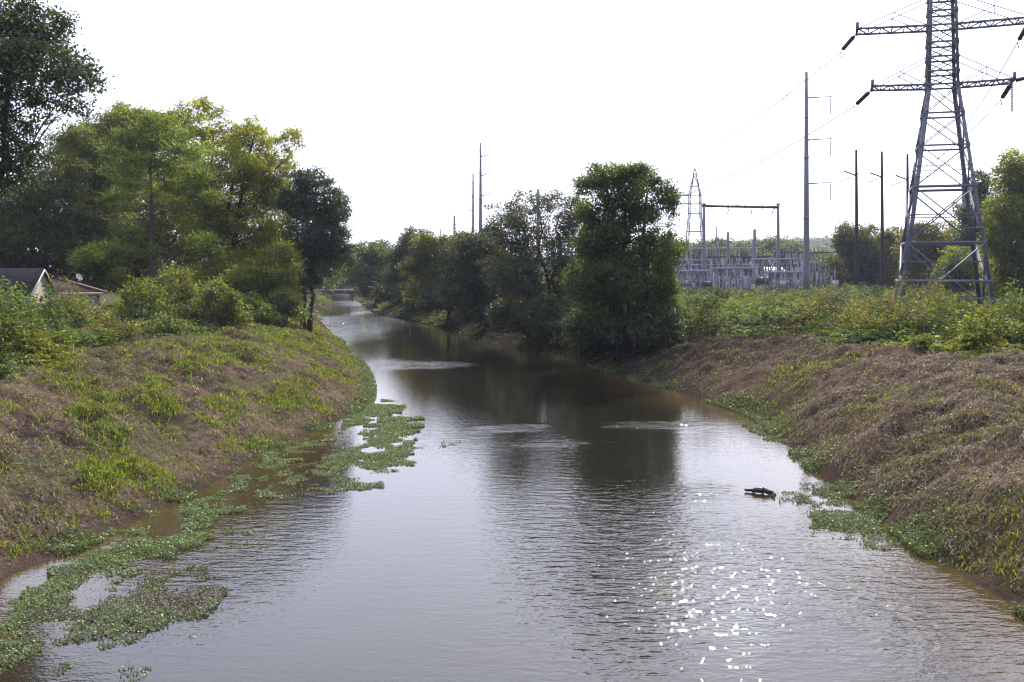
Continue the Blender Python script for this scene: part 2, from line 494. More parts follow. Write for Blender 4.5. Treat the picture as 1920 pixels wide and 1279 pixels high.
DARK = [(0.042, 0.058, 0.021), (0.058, 0.078, 0.025), (0.032, 0.044, 0.02), (0.075, 0.09, 0.03)]
OLIVE = [(0.085, 0.10, 0.028), (0.105, 0.12, 0.032), (0.07, 0.075, 0.028), (0.115, 0.10, 0.038)]
YELLOW = [(0.185, 0.20, 0.028), (0.145, 0.175, 0.028), (0.22, 0.215, 0.032), (0.10, 0.13, 0.025)]
GREEN = [(0.085, 0.12, 0.032), (0.11, 0.15, 0.038), (0.06, 0.09, 0.026), (0.14, 0.165, 0.042)]
PINE = [(0.085, 0.14, 0.042), (0.11, 0.165, 0.046), (0.145, 0.185, 0.04), (0.065, 0.105, 0.036)]
BLUISH = [(0.05, 0.062, 0.04), (0.062, 0.072, 0.046), (0.045, 0.052, 0.036)]


def curve_pts(a, b, sag, n, rng, wob=0.12):
    t = np.linspace(0, 1, n)[:, None]
    P = a + (b - a) * t
    L = np.linalg.norm(b - a)
    P[:, 2] += (sag * L * np.sin(PI * t))[:, 0]
    w = rng.normal(size=(n, 3)) * wob * L / n
    w[0] = 0; w[-1] = 0
    return P + w


def tree(name, label, cat, d, trunk_px, lobes, cols, group=None, mat='leaf', k=3.2, leaf=None, seed=0, base_z=None, trunk_r=0.22, lean=0,
         kind='broad', bark='bark', sub=6, depth=0.95, stems=1, clus=26, spread=1.0, limb=.8, fork=0.35):
    rng = np.random.default_rng(seed + 1000)
    s = d / F
    x0 = (trunk_px - CX) * s
    if base_z is None:                       # keep the foot on dry ground
        ya = np.array([float(d)])
        mid = (float(edge(LE, ya)[0]) + float(edge(RE, ya)[0])) / 2
        if x0 > mid: x0 = max(x0, float(edge(RE, ya)[0]) + 1.3 / float(edge_cos(RE, ya)[0]))
        else: x0 = min(x0, float(edge(LE, ya)[0]) - 1.3 / float(edge_cos(LE, ya)[0]))
    bz = float(H(np.array([x0]), np.array([d]))[0]) if base_z is None else base_z
    bz -= 0.05
    root = empty(name, (x0, d, bz), label, cat, group)
    lb = np.array([tuple(q) + (1.0,) * (5 - len(q)) for q in lobes], float)
    cxy = lb[:, 0].mean()
    sat = []
    for q in lb:
        if q[2] < 12 or kind == 'pine': continue
        for _ in range(3):
            an = rng.uniform(0, 2 * PI); f_ = rng.uniform(.3, .5)
            sat.append((q[0] + math.cos(an) * q[2] * 1.0, q[1] - abs(math.sin(an)) * q[3] * 1.0 if rng.random() < .7 else q[1] + abs(math.sin(an)) * q[3] * .9, q[2] * f_, q[3] * f_ * 1.05, q[4] * .75))
    lb0 = lb
    lb = np.concatenate([lb, np.array(sat).reshape(-1, 5)])
    half = (lb[:, 0] + lb[:, 2]).max() - (lb[:, 0] - lb[:, 2]).min()
    L = leaf or max(0.17, 4.6 * s)
    cr = MB(); tr = MB()
    top = np.array([(lb[:, 0] * 1.0).mean(), lb[:, 1].min()])
    # trunk(s)
    ztop = CAMZ - (lb[:, 1].min() - HY) * s
    zlow = CAMZ - ((lb[:, 1] + lb[:, 3]).max() - HY) * s
    trunks = []
    for q in range(stems):
        tx = (lb[:, 0].mean() - CX) * s + (q - (stems - 1) / 2) * half * s * .25
        base = np.array([x0 + (q - (stems - 1) / 2) * trunk_r * 2.2, d, bz])
        end = np.array([lerp(x0, tx, .7 if kind != 'pine' else 0) + lean, d + rng.normal() * .4, lerp(bz, ztop, .86)])
        P = curve_pts(base, end, 0, 9, rng, .18 if kind != 'pine' else .03)
        R = np.linspace(1, .22, 9) ** 1.1 * trunk_r; R[0] *= 1.35
        tr.tube(P, R, 8)
        trunks.append((P, R))
    allC = []; allN = []; allcen = []
    for li, row in enumerate(lb):
        px, py, rx, ry = row[:4]
        dens = row[4] if len(row) > 4 else 1.0
        dd = d + rng.uniform(-1, 1) * half * s * .5 * depth * 0.55
        c = at(px, py, d); c[1] = dd
        # keep the apparent place when moved in depth
        c = at(px, py, dd)
        rx, ry = rx * 1.06, ry * 1.04
        r = np.array([rx * s, (rx + ry) * .5 * s * depth + .2, ry * s])
        area = PI * rx * ry * s * s
        n = int(k * 1.55 * dens * area / (0.24 * L * L)) + 20
        nc = max(5, n // clus)
        u = rng.normal(size=(nc, 3)); u /= np.linalg.norm(u, axis=1)[:, None]
        rr = rng.random(nc) ** (1 / 3.0)
        cc = c + u * rr[:, None] * r * spread
        # limbs
        P, R = trunks[rng.integers(len(trunks))]
        zt = c[2] - (0.45 + fork) * np.hypot(c[0] - P[:, 0].mean(), 0.3 * r[0]) - .3 * r[2]
        ti = np.clip(np.searchsorted(P[:, 2], zt), 1, len(P) - 2)
        lp = curve_pts(P[ti], c, -.06 if kind != 'pine' else .02, 6, rng, .2)
        r0 = max(R[ti] * .6, .02)
        r0 *= limb
        if li < len(lb0): tr.tube(lp, np.linspace(r0, max(.018, r0 * .3), 6), 6)
        for q in range(min(sub if li < len(lb0) else 0, nc)):
            e = cc[q]
            sp_ = lp[rng.integers(3, 6)]
            tr.tube(curve_pts(sp_, e, .04, 4, rng, .25), np.linspace(max(.014, r0 * .3), .008, 4), 4, cap=False)
        cs = (L * rng.uniform(1.2, 2.9, nc))
        idx = rng.integers(0, nc, n)
        off = rng.normal(size=(n, 3)) * np.array([1, 1, .62]) * cs[idx][:, None] * .62
        C = cc[idx] + off
        ctint = (1 + .26 * rng.normal(size=nc)).clip(.45, 1.7) * (1 + .12 * rng.normal())
        col = colmix(n, cols, rng, .18) * ctint[idx][:, None]
        if kind == 'pine':
            D = off / (np.linalg.norm(off, axis=1)[:, None] + 1e-6) + np.array([0, 0, .35])
            cr.leaves(C, L * 1.7 * rng.uniform(.7, 1.2, n), L * .32, None, D, col, rng)
        else:
            outw = u[idx] * .5 + off / (np.linalg.norm(off, axis=1)[:, None] + 1e-6) * .5
            Nn = np.array([0, 0, .7]) + outw * .5 + rng.normal(size=(n, 3)) * .6
            D = outw + rng.normal(size=(n, 3)) * .7 + np.array([0, 0, -.35])
            ls = L * rng.uniform(.6, 1.3, n)
            cr.leaves(C, ls, ls * rng.uniform(.42, .62, n), Nn, D, col, rng)
    tr.build('trunk', M[bark], root, smooth_=True, use_col=False)
    cr.build('crown', M[mat], root)
    return root


# ------------------------------------------------------------------ trees, left bank
G_L = 'trees on the far left behind the houses'
tree('broadleaf_tree', 'tall dark green tree at the left edge, open crown reaching the top', 'tree', 45, -70,
     [(-30, 40, 80, 60), (40, 50, 66, 46), (85, 58, 36, 38), (60, 115, 66, 40), (115, 128, 48, 30), (155, 150, 32, 22), (20, 175, 56, 36, .8),
      (92, 185, 38, 22, .8), (142, 200, 20, 20, .8), (10, 236, 48, 30, .8), (60, 232, 30, 20, .6), (18, 290, 50, 32, .8), (-70, 150, 80, 110), (62, 288, 34, 20, .7), (-40, 320, 50, 50), (40, 330, 40, 20, .7)],
     DARK, mat='leaf_dark', k=2.3, leaf=.19, seed=1, trunk_r=.40, sub=8, clus=20, limb=.45)
tree('broadleaf_tree', 'dark olive tree with brownish leaves behind the gabled house', 'tree', 98, 70,
     [(50, 375, 70, 46), (5, 400, 60, 56), (100, 335, 50, 40), (140, 278, 40, 30), (172, 300, 50, 44), (120, 400, 62, 56), (50, 450, 80, 46), (205, 350, 40, 56),
      (150, 455, 62, 46), (0, 465, 60, 46), (215, 430, 45, 60), (-40, 420, 50, 70), (90, 500, 60, 30), (20, 505, 50, 26), (170, 505, 60, 34)],
     OLIVE + GREEN[:2], mat='leaf', k=3.0, seed=2, trunk_r=.35, stems=2)
tree('broadleaf_tree', 'yellow green rounded tree standing behind the pine', 'tree', 108, 235,
     [(200, 245, 48, 30), (240, 226, 40, 22), (172, 282, 40, 36), (285, 245, 44, 30), (230, 290, 60, 44), (300, 320, 60, 60), (190, 350, 60, 60), (250, 420, 80, 70), (340, 420, 70, 70), (160, 440, 60, 60), (300, 500, 80, 40), (200, 510, 70, 40), (400, 500, 60, 40)],
     YELLOW + GREEN + OLIVE, k=3.2, seed=3, trunk_r=.35)
tree('pine_tree', 'pine tree with straight bare trunk and tiers of soft needles among the yellow green trees', 'pine tree', 78, 284,
     [(285, 232, 42, 16), (255, 256, 40, 16), (322, 256, 38, 15), (290, 272, 55, 15), (232, 285, 36, 14), (350, 285, 36, 13), (285, 300, 50, 13, .8), (225, 318, 44, 15), (340, 316, 46, 14), (380, 330, 24, 12),
      (250, 345, 36, 11, .7), (318, 345, 34, 11, .7), (215, 368, 32, 12), (362, 362, 34, 12), (405, 372, 20, 10), (240, 388, 26, 9, .8), (340, 392, 26, 9, .7), (235, 430, 26, 10, .7), (300, 420, 20, 8, .6),
      (190, 470, 44, 16), (225, 478, 34, 12), (160, 485, 26, 14), (290, 470, 12, 7), (375, 452, 26, 13), (395, 470, 18, 9)],
     PINE + [(.12, .125, .03)], mat='needle', k=2.6, leaf=.27, seed=4, trunk_r=.3, kind='pine', limb=.4, bark='bark_pine', sub=5, depth=.9, clus=34, fork=-.1, base_z=1.95)
tree('broadleaf_tree', 'tallest yellow green tree with thin airy top branches right of the pine', 'tree', 88, 395,
     [(360, 208, 34, 20, .7), (398, 216, 20, 18, .6), (340, 250, 32, 28, .8), (418, 258, 44, 30), (468, 238, 22, 20, .6), (470, 290, 46, 34), (400, 312, 60, 44), (440, 375, 66, 54), (495, 345, 46, 44),
      (540, 262, 24, 18, .7), (560, 272, 10, 9, .6), (525, 300, 26, 22, .8), (508, 415, 46, 48), (400, 430, 60, 48), (456, 462, 60, 42), (525, 360, 22, 30), (350, 360, 40, 50), (545, 320, 12, 14, .6), (430, 515, 70, 34), (510, 480, 46, 36), (480, 250, 12, 12, .5), (380, 190, 12, 8, .5)],
     YELLOW, k=2.6, seed=5, trunk_r=.32, stems=3, sub=9)
tree('broadleaf_tree', 'dark green tree with exposed short trunk on top of the bank nearest the water', 'tree', 82, 575,
     [(585, 338, 34, 16), (600, 372, 44, 32), (560, 380, 28, 38), (622, 416, 30, 32), (580, 435, 50, 40), (638, 402, 14, 14), (602, 472, 48, 32), (556, 498, 40, 40), (622, 462, 26, 22), (588, 520, 30, 22), (640, 440, 12, 14), (568, 545, 22, 14, .5)],
     DARK + [(0.05, .07, .026)], mat='leaf_dark', k=3.2, seed=6, trunk_r=.2, stems=2)
tree('small_tree', 'low tree with pale yellowish hanging leaves under the tall yellow green tree', 'tree', 75, 505,
     [(480, 520, 44, 36), (520, 495, 34, 34), (535, 540, 30, 36), (500, 560, 46, 26), (455, 550, 36, 30)],
     GREEN + YELLOW, k=2.8, seed=7, trunk_r=.12, stems=2)
tree('small_tree', 'pale yellow green tree peeking out right of the dark bank tree', 'tree', 215, 616,
     [(622, 480, 22, 26), (636, 500, 20, 22), (618, 518, 20, 18), (640, 480, 10, 18)], YELLOW + GREEN, k=3, seed=8, trunk_r=.15)

# ------------------------------------------------------------------ trees, right bank
tree('broadleaf_tree', 'broad bushy tree at the bend, largest on the right bank beside the mown slope', 'tree', 62, 1182,
     [(1122, 335, 34, 20), (1165, 352, 42, 36), (1204, 340, 38, 26), (1250, 362, 20, 24), (1195, 318, 20, 8), (1145, 316, 12, 7), (1098, 350, 12, 18), (1150, 405, 52, 36), (1205, 388, 40, 24), (1262, 388, 12, 20), (1255, 468, 20, 34),
      (1175, 450, 66, 42), (1232, 470, 34, 32), (1120, 462, 38, 46), (1150, 520, 58, 42), (1220, 532, 46, 42), (1248, 540, 24, 40), (1165, 588, 60, 34), (1225, 596, 36, 26), (1108, 540, 38, 48), (1102, 402, 16, 24), (1130, 600, 40, 26), (1180, 620, 40, 20)],
     DARK + GREEN[:3], mat='leaf', k=3.2, seed=11, trunk_r=.26, stems=3, sub=9)
tree('broadleaf_tree', 'sparse tree with bare dark limbs and sky showing through its thin crown', 'tree', 76, 1035,
     [(1000, 385, 46, 22, .35), (1050, 378, 36, 16, .4), (950, 402, 36, 24, .35), (1030, 425, 56, 36, .45), (1074, 408, 24, 36, .9), (965, 448, 46, 36, .7), (1010, 490, 56, 40, .7), (1066, 490, 36, 50), (925, 425, 20, 18, .3), (960, 520, 50, 40), (1020, 560, 60, 34)],
     OLIVE + BLUISH, mat='leaf_dark', k=2.6, seed=12, trunk_r=.22, stems=3, sub=14, clus=14)
tree('broadleaf_tree', 'rounded dull green tree left of the sparse bare limbed tree', 'tree', 92, 915,
     [(912, 458, 40, 26), (890, 480, 48, 38), (930, 515, 50, 46), (870, 528, 46, 40), (945, 556, 50, 30), (900, 560, 50, 30)], OLIVE + BLUISH, mat='leaf_dark', k=3.3, seed=13)
tree('broadleaf_tree', 'olive tree in the middle of the right bank row, left of the dull green one', 'tree', 108, 835,
     [(850, 455, 36, 16), (820, 466, 38, 22), (800, 498, 38, 40), (850, 505, 48, 40), (825, 548, 50, 28), (870, 475, 30, 24)], OLIVE + DARK[:2], mat='leaf', k=3.3, seed=14)
tree('broadleaf_tree', 'tree with small dark domed top further upstream on the right bank', 'tree', 130, 775,
     [(782, 440, 24, 9, .7), (775, 455, 26, 12), (768, 475, 34, 24), (790, 500, 38, 38), (756, 515, 34, 32), (745, 530, 28, 24), (745, 485, 20, 18)], DARK + OLIVE, mat='leaf_dark', k=3.2, seed=15)
tree('broadleaf_tree', 'hazy blue green tree leaning over the far river beside the low bridge', 'tree', 160, 700,
     [(688, 470, 24, 13), (710, 478, 22, 15), (680, 500, 28, 30), (704, 515, 32, 34), (724, 532, 24, 22), (682, 530, 14, 22), (698, 542, 22, 16)], BLUISH + GREEN[:2], k=3.3, seed=16)
G_FAR = 'hazy trees beyond the low bridge'
for i, (d, tp, lb, lab) in enumerate([
    (290, 655, [(655, 500, 20, 22), (640, 520, 24, 22), (662, 530, 22, 20), (630, 540, 30, 12), (665, 543, 26, 12)], 'hazy far tree right above the low bridge'),
    (285, 610, [(612, 510, 22, 26), (628, 528, 20, 20), (600, 530, 22, 20), (605, 542, 30, 11)], 'hazy far tree at left end of the low bridge'),
    (310, 580, [(570, 505, 34, 34), (590, 530, 26, 20)], 'hazy far tree half hidden by the dark bank tree'),
    (300, 720, [(722, 500, 40, 34), (760, 500, 34, 40), (690, 520, 34, 24)], 'hazy far tree behind the upstream right bank trees')]):
    tree('far_tree', lab, 'tree', d, tp, lb, BLUISH + GREEN[:1], group=G_FAR, k=3.2, seed=20 + i, leaf=.8, base_z=2, trunk_r=.3, sub=3)

G_UG = 'shrubs at the foot of the right bank trees'
for i, (d, px, py, rx, ry, lab) in enumerate([
    (60, 1235, 612, 36, 28, 'dark shrub at the foot of the bushy tree, nearest the meadow'),
    (61, 1120, 612, 42, 26, 'dark shrub left of the trunks of the bushy tree'),
    (67, 1122, 618, 60, 30, 'broad shrub behind the left trunk of the bushy tree'),
    (70, 1190, 612, 60, 34, 'broad shrub behind the right trunks of the bushy tree'),
    (72, 1050, 592, 44, 32, 'dark shrub beneath the sparse bare limbed tree'),
    (79, 985, 585, 44, 32, 'dark shrub between the sparse tree and the dull green tree'),
    (91, 915, 570, 42, 28, 'dark shrub beneath the dull green tree above a sunlit grass patch'),
    (104, 845, 556, 40, 22, 'dark shrub beneath the olive tree in the middle of the row'),
    (124, 785, 546, 36, 20, 'dark shrub beneath the small domed tree upstream'),
    (142, 742, 545, 28, 14, 'last dark shrub before the hazy blue green tree')]):
    tree('shrub', lab, 'shrub', d, px, [(px, py, rx, ry), (px - rx * .7, py + ry * .35, rx * .7, ry * .8), (px + rx * .7, py + ry * .3, rx * .7, ry * .8), (px, py + ry * .7, rx, ry * .5)],
         DARK + OLIVE, group=G_UG, mat='leaf_dark', k=3.2, seed=40 + i, trunk_r=.05, stems=3, sub=3)

# ------------------------------------------------------------------ right background trees
G_RB = 'trees behind the wooden poles and pylon'
for i, (d, tp, lb, cols, lab) in enumerate([
    (175, 1606, [(1600, 432, 24, 10, .8), (1630, 430, 12, 8, .6), (1590, 455, 24, 22), (1615, 470, 36, 34), (1590, 505, 34, 34), (1630, 510, 34, 34), (1580, 440, 12, 12, .7)], OLIVE + DARK, 'dark tree with round top directly behind the left wooden pole'),
    (178, 1660, [(1655, 470, 28, 26), (1680, 445, 28, 18), (1670, 480, 34, 30), (1650, 515, 34, 26), (1690, 510, 32, 28)], OLIVE + YELLOW[:1], 'olive tree between the middle and right wooden poles'),
    (165, 1750, [(1745, 440, 28, 22), (1720, 470, 34, 34), (1765, 470, 40, 34), (1790, 450, 30, 26), (1740, 515, 44, 34), (1790, 510, 40, 36)], OLIVE + [(0.1, .075, .03)], 'brownish green tree seen through the pylon legs'),
    (140, 1815, [(1800, 490, 32, 30), (1780, 515, 22, 24), (1825, 520, 28, 28), (1808, 535, 40, 22)], GREEN + YELLOW[:1], 'bright green vine covered tree seen through right side of the pylon'),
    (150, 1845, [(1838, 345, 22, 18), (1850, 380, 28, 36), (1835, 420, 26, 36), (1860, 440, 30, 40), (1800, 400, 12, 14, .5), (1820, 450, 26, 26)], DARK, 'tall dark tree just right of the pylon, behind the light green one'),
    (112, 1905, [(1905, 305, 24, 20), (1890, 340, 26, 26), (1925, 330, 34, 40), (1880, 390, 34, 26), (1920, 400, 40, 44), (1870, 420, 24, 20), (1890, 450, 44, 40), (1930, 470, 50, 50), (1875, 490, 34, 34), (1900, 530, 50, 36), (1945, 540, 40, 30), (1950, 380, 30, 60)], YELLOW + GREEN, 'large light green tree at the right edge of the photo')]):
    tree('broadleaf_tree', lab, 'tree', d, tp, lb, cols, group=G_RB, k=3.2, seed=60 + i, trunk_r=.25)
G_SB = 'trees behind the substation'
for i, (px, py, r, d, lab) in enumerate([
    (1290, 470, 34, 330, 'far tree behind the substation below the distant pylon'), (1345, 468, 36, 340, 'far tree behind left column of the steel gantry'),
    (1395, 478, 36, 320, 'far tree behind the middle of the steel gantry'), (1440, 466, 34, 350, 'far tree behind right column of the steel gantry'),
    (1480, 470, 30, 340, 'far tree just left of the tall grey steel pole'), (1535, 482, 32, 300, 'far tree just right of the tall grey steel pole'),
    (1555, 495, 26, 260, 'far tree left of the round topped dark tree')]):
    tree('far_tree', lab, 'tree', d, px, [(px, py, r * .8, 16), (px - r * .5, py + 16, r * .7, 18), (px + r * .5, py + 18, r * .7, 18), (px, py + 32, r, 18)],
         OLIVE + BLUISH + GREEN[:1], group=G_SB, k=3, seed=80 + i, leaf=.85, base_z=2.5, trunk_r=.3, sub=3)

# far wooded hills
def ridge(px, py, d, w):
    return (px, py, d, w)


hx = axis_pts([(-1500, 2300, 25)]); hy = axis_pts([(700, 2000, 30)])
def hillz(x, y):
    z = 0
    for cx, cy, sx, sy, h in [(420, 1250, 170, 160, 44), (250, 1300, 160, 150, 30), (700, 1350, 240, 170, 40), (-500, 1300, 320, 170, 18), (60, 1400, 200, 160, 20)]:
        z = z + h * .62 * np.exp(-((x - cx) / sx) ** 2 - ((y - cy) / sy) ** 2)
    return z * (0.8 + .4 * fbm(x / 120, y / 120, 91, 3)) + 1.5
X, Y, Z, fc = grid_mesh(hx, hy, hillz)
g = MB(); g.add(np.stack([X, Y, Z], -1).reshape(-1, 3), fc)
tag(g.build('hills', solid('hill_soil', (0.07, 0.075, 0.04), (0.04, 0.045, 0.025), .02, .95), smooth_=True), kind='structure')
g = MB(); r = np.random.default_rng(5)
n = 60000
x = r.uniform(0, 1000, n); y = 700 + 900 * r.random(n) ** .8
z = hillz(x, y)
keep = (z > 5) | (r.random(n) < .25)
x, y, z = x[keep], y[keep], z[keep]
c = np.repeat(np.stack([x, y, z + 2 + 5 * r.random(len(x))], 1), 5, 0)
c = c + r.normal(size=c.shape) * np.array([2.4, 2.4, 1.8])
ct = np.repeat((1 + .3 * r.normal(size=len(x))).clip(.4, 1.7), 5)
g.leaves(c, 2.6, 2.0, np.array([0, 0, 1.]) + r.normal(size=c.shape) * .7, None, colmix(len(c), BLUISH + OLIVE, r) * ct[:, None], r)
tag(g.build('hillside_wood', M['leaf']), kind='stuff')

# ------------------------------------------------------------------ left shrubs
G_LS = 'shrubs on top of the left bank'
sh_ = np.random.default_rng(404)
for i, (d, px, py, rx, ry, cols, lab) in enumerate([
    (60, 265, 575, 40, 46, GREEN + OLIVE, 'round willowy shrub right of the brown roofed house'),
    (66, 330, 552, 42, 42, GREEN + YELLOW[:1] + OLIVE, 'tallest willowy shrub in front of the pine trunk'),
    (63, 410, 572, 42, 42, GREEN + OLIVE, 'willowy shrub right of the tallest one, feathery tips'),
    (56, 130, 585, 50, 26, GREEN, 'leafy shrub hiding the wall of the brown roofed house'),
    (54, 305, 614, 42, 20, GREEN + DARK, 'low broad shrub at the front edge of the bank top'),
    (51, 205, 622, 30, 24, DARK + GREEN, 'small dark shrub in front of the round willowy one'),
    (58, 40, 590, 56, 24, GREEN + OLIVE, 'leafy shrub in front of the gabled house'),
    (70, 470, 580, 34, 26, GREEN, 'small shrub where the bank top meets the yellow green trees'),
    (72, 530, 572, 30, 22, GREEN + DARK, 'small shrub left of the exposed trunk of the dark bank tree')]):
    tree('shrub', lab, 'shrub', d, px, [(px, py + ry * .2, rx * .75, ry * .7), (px - rx * .7, py + ry * .4, rx * .5, ry * .6), (px + rx * .7, py + ry * .35, rx * .5, ry * .65)]
         + [(px + rx * q, py - ry * (.95 - abs(q) * .8) + sh_.normal() * ry * .12, rx * .2, ry * sh_.uniform(.3, .5), .6) for q in (-.75, -.45, -.15, .15, .45, .75)] + [(px - rx, py + ry * .7, rx * .4, ry * .4, .8), (px + rx, py + ry * .7, rx * .4, ry * .4, .8)],
         cols, group=G_LS, k=2.6, seed=100 + i, trunk_r=.05, stems=3, sub=4, leaf=.17)

# ------------------------------------------------------------------ ground cover (stuff)
def scatter_y(n, y0, y1, rng, pw=1.6):
    u = rng.random(n)
    a = 1 - pw
    return (y0 ** a + u * (y1 ** a - y0 ** a)) ** (1 / a)


MEDGE = np.array([(10, 21.5), (20, 20.4), (34.7, 18.2), (41.7, 16.4), (50, 14.7), (65.8, 11.2), (78, 8.6), (90, 5), (120, 0), (160, -10), (260, -36)], float)
LEDGE = np.array([(10, -18.5), (32, -17.0), (40, -18.4), (46, -19.5), (52, -18), (60, -17.2), (75, -18.4), (86, -22), (124, -31), (190, -44), (260, -64)], float)


def medge(y): return np.interp(y, MEDGE[:, 0], MEDGE[:, 1])
def ledge(y): return np.interp(y, LEDGE[:, 0], LEDGE[:, 1])


STRAW = [(0.235, 0.182, 0.118), (0.15, 0.11, 0.074), (0.33, 0.262, 0.172), (0.085, 0.06, 0.043), (0.19, 0.143, 0.095)]
BROWN = [(0.088, 0.058, 0.043), (0.125, 0.086, 0.064), (0.17, 0.125, 0.092), (0.055, 0.037, 0.029)]
GRASS = [(0.15, 0.20, 0.036), (0.12, 0.165, 0.034), (0.20, 0.235, 0.05), (0.09, 0.125, 0.03)]

r = np.random.default_rng(21)


def strands(n, side, rng, pw):
    y = scatter_y(n, 12, 100 if side < 0 else 170, rng, pw)
    w = 12.0 if side < 0 else 9.0
    e = rng.random(n) * w
    x = np.where(side < 0, edge(LE, y) - e / edge_cos(LE, y), edge(RE, y) + e / edge_cos(RE, y))
    return x, y, e


# mown straw litter
g = MB()
for side, n in ((-1, 100000), (1, 165000)):
    x, y, e = strands(n, side, r, 1.9)
    patch = fbm(x / 2.5, y / 2.5, 63, 3)
    keep = r.random(n) < smooth(.40, .64, patch + (0.08 if side > 0 else 0)) * .93 + .07
    keep &= e > .25
    if side > 0: keep &= (r.random(n) > .6 * smooth(50, 60, y + x * .4))
    x, y, e = x[keep], y[keep], e[keep]; n = len(x)
    z = H(x, y)
    an = r.normal(0, 1.1, n) + (rad(35) if side > 0 else rad(140)) + (fbm(x / 3, y / 3, 88, 2) - .5) * 3
    tilt = np.abs(r.normal(0.12, .28, n))
    D = np.stack([np.cos(an), np.sin(an), tilt], 1)
    # follow the slope
    hx_ = (H(x + .2, y) - H(x - .2, y)) / .4; hy_ = (H(x, y + .2) - H(x, y - .2)) / .4
    D[:, 2] += D[:, 0] * hx_ + D[:, 1] * hy_
    L = r.uniform(.05, .21, n) * (1 + y / 90)
    C = np.stack([x, y, z + .02 + L * tilt * .35 + r.random(n) * .06], 1)
    nn = np.stack([-hx_, -hy_, np.ones(n)], 1) + r.normal(size=(n, 3)) * .6
    tone = (.65 + .9 * fbm(x / 1.2, y / 1.2, 44, 2))[:, None]
    col = colmix(n, STRAW if side > 0 else BROWN + STRAW[:2], r, .2) * tone
    if side > 0: col *= lerp(1, .38, smooth(50, 62, y + x * .4))[:, None]  # straw under the right-bank trees darkened, tree shade put into its colour
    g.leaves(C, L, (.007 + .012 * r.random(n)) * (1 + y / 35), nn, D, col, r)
tag(g.build('straw_litter', M['straw']), kind='stuff')

# green grass on both banks
g = MB()
for side, n in ((-1, 64000), (1, 34000)):
    x, y, e = strands(n, side, r, 1.7)
    if side < 0:
        nz = fbm(x / 1.3 + 9, y / 2.4, 71, 4) + .10 * smooth(44, 60, y) - .07 * (1 - smooth(20, 34, y)) + .05 * np.exp(-((e - 5) / 2.5) ** 2)
        keep = r.random(n) < smooth(.50, .66, nz) * .9 + .05
        keep &= e > .4
    else:
        nz = fbm(x / 1.6, y / 2.2, 77, 3) + .17 * np.exp(-((e - 1.3) / 1.6) ** 2) + .05 * smooth(5, 8, e)
        keep = r.random(n) < smooth(.58, .74, nz) * .45 + .05
        keep &= e > .3
    if side > 0: keep |= (y > 58) & (r.random(n) < .5 * smooth(.5, .62, fbm(x / 4, y / 8, 507, 2))) & (e > .3)
    x, y, e = x[keep], y[keep], e[keep]
    nb_ = 8
    hx0 = .55 + .8 * fbm(x / 2, y / 2, 19, 2)
    tuftc = colmix(len(x), GRASS, r, .16)
    X2 = np.repeat(x, nb_) + r.normal(0, .09, len(x) * nb_) * np.repeat(1 + y / 60, nb_); Y2 = np.repeat(y, nb_) + r.normal(0, .09, len(x) * nb_) * np.repeat(1 + y / 60, nb_)
    Z2 = H(X2, Y2) - .01
    n2 = len(X2)
    hgt = np.repeat(hx0 * r.uniform(.1, .25, len(x)), nb_) * r.uniform(.6, 1.3, n2) * (.75 if side > 0 else 1.0)
    an = r.uniform(0, 2 * PI, n2)
    col = np.repeat(tuftc, nb_, 0) * (1 + .2 * r.normal(size=n2)).clip(.5, 1.6)[:, None]
    dry = r.random(n2) < (.12 if side < 0 else .35)
    col[dry] = colmix(int(dry.sum()), BROWN + STRAW[:2], r)
    g.blades(np.stack([X2, Y2, Z2], 1), np.stack([np.cos(an), np.sin(an), an * 0], 1), hgt, (.010 + .010 * r.random(n2)) * (1 + Y2 / 40), r.uniform(.3, 1.3, n2), col, r)
    # broad leaved sprouts among the grass
    k2 = r.random(len(x)) < (.12 if side < 0 else .06)
    xx = np.repeat(x[k2], 6) + r.normal(0, .12, k2.sum() * 6); yy = np.repeat(y[k2], 6) + r.normal(0, .12, k2.sum() * 6)
    zz = H(xx, yy) + r.uniform(.02, .16, len(xx))
    g.leaves(np.stack([xx, yy, zz], 1), r.uniform(.04, .09, len(xx)) * (1 + yy / 80), r.uniform(.025, .045, len(xx)) * (1 + yy / 80), np.array([0, 0, 1.]) + r.normal(size=(len(xx), 3)) * .5, None, colmix(len(xx), GRASS, r, .25), r)
tag(g.build('bank_grass', M['grass']), kind='stuff')

# tall meadow weeds
WEED = [(0.085, 0.11, 0.034), (0.11, 0.13, 0.038), (0.065, 0.085, 0.032), (0.13, 0.135, 0.042), (0.11, 0.105, 0.048)]
GOLD = [(0.21, 0.185, 0.03), (0.17, 0.165, 0.03), (0.14, 0.15, 0.035)]
SEED = [(0.17, 0.11, 0.09), (0.22, 0.16, 0.115), (0.12, 0.075, 0.065)]


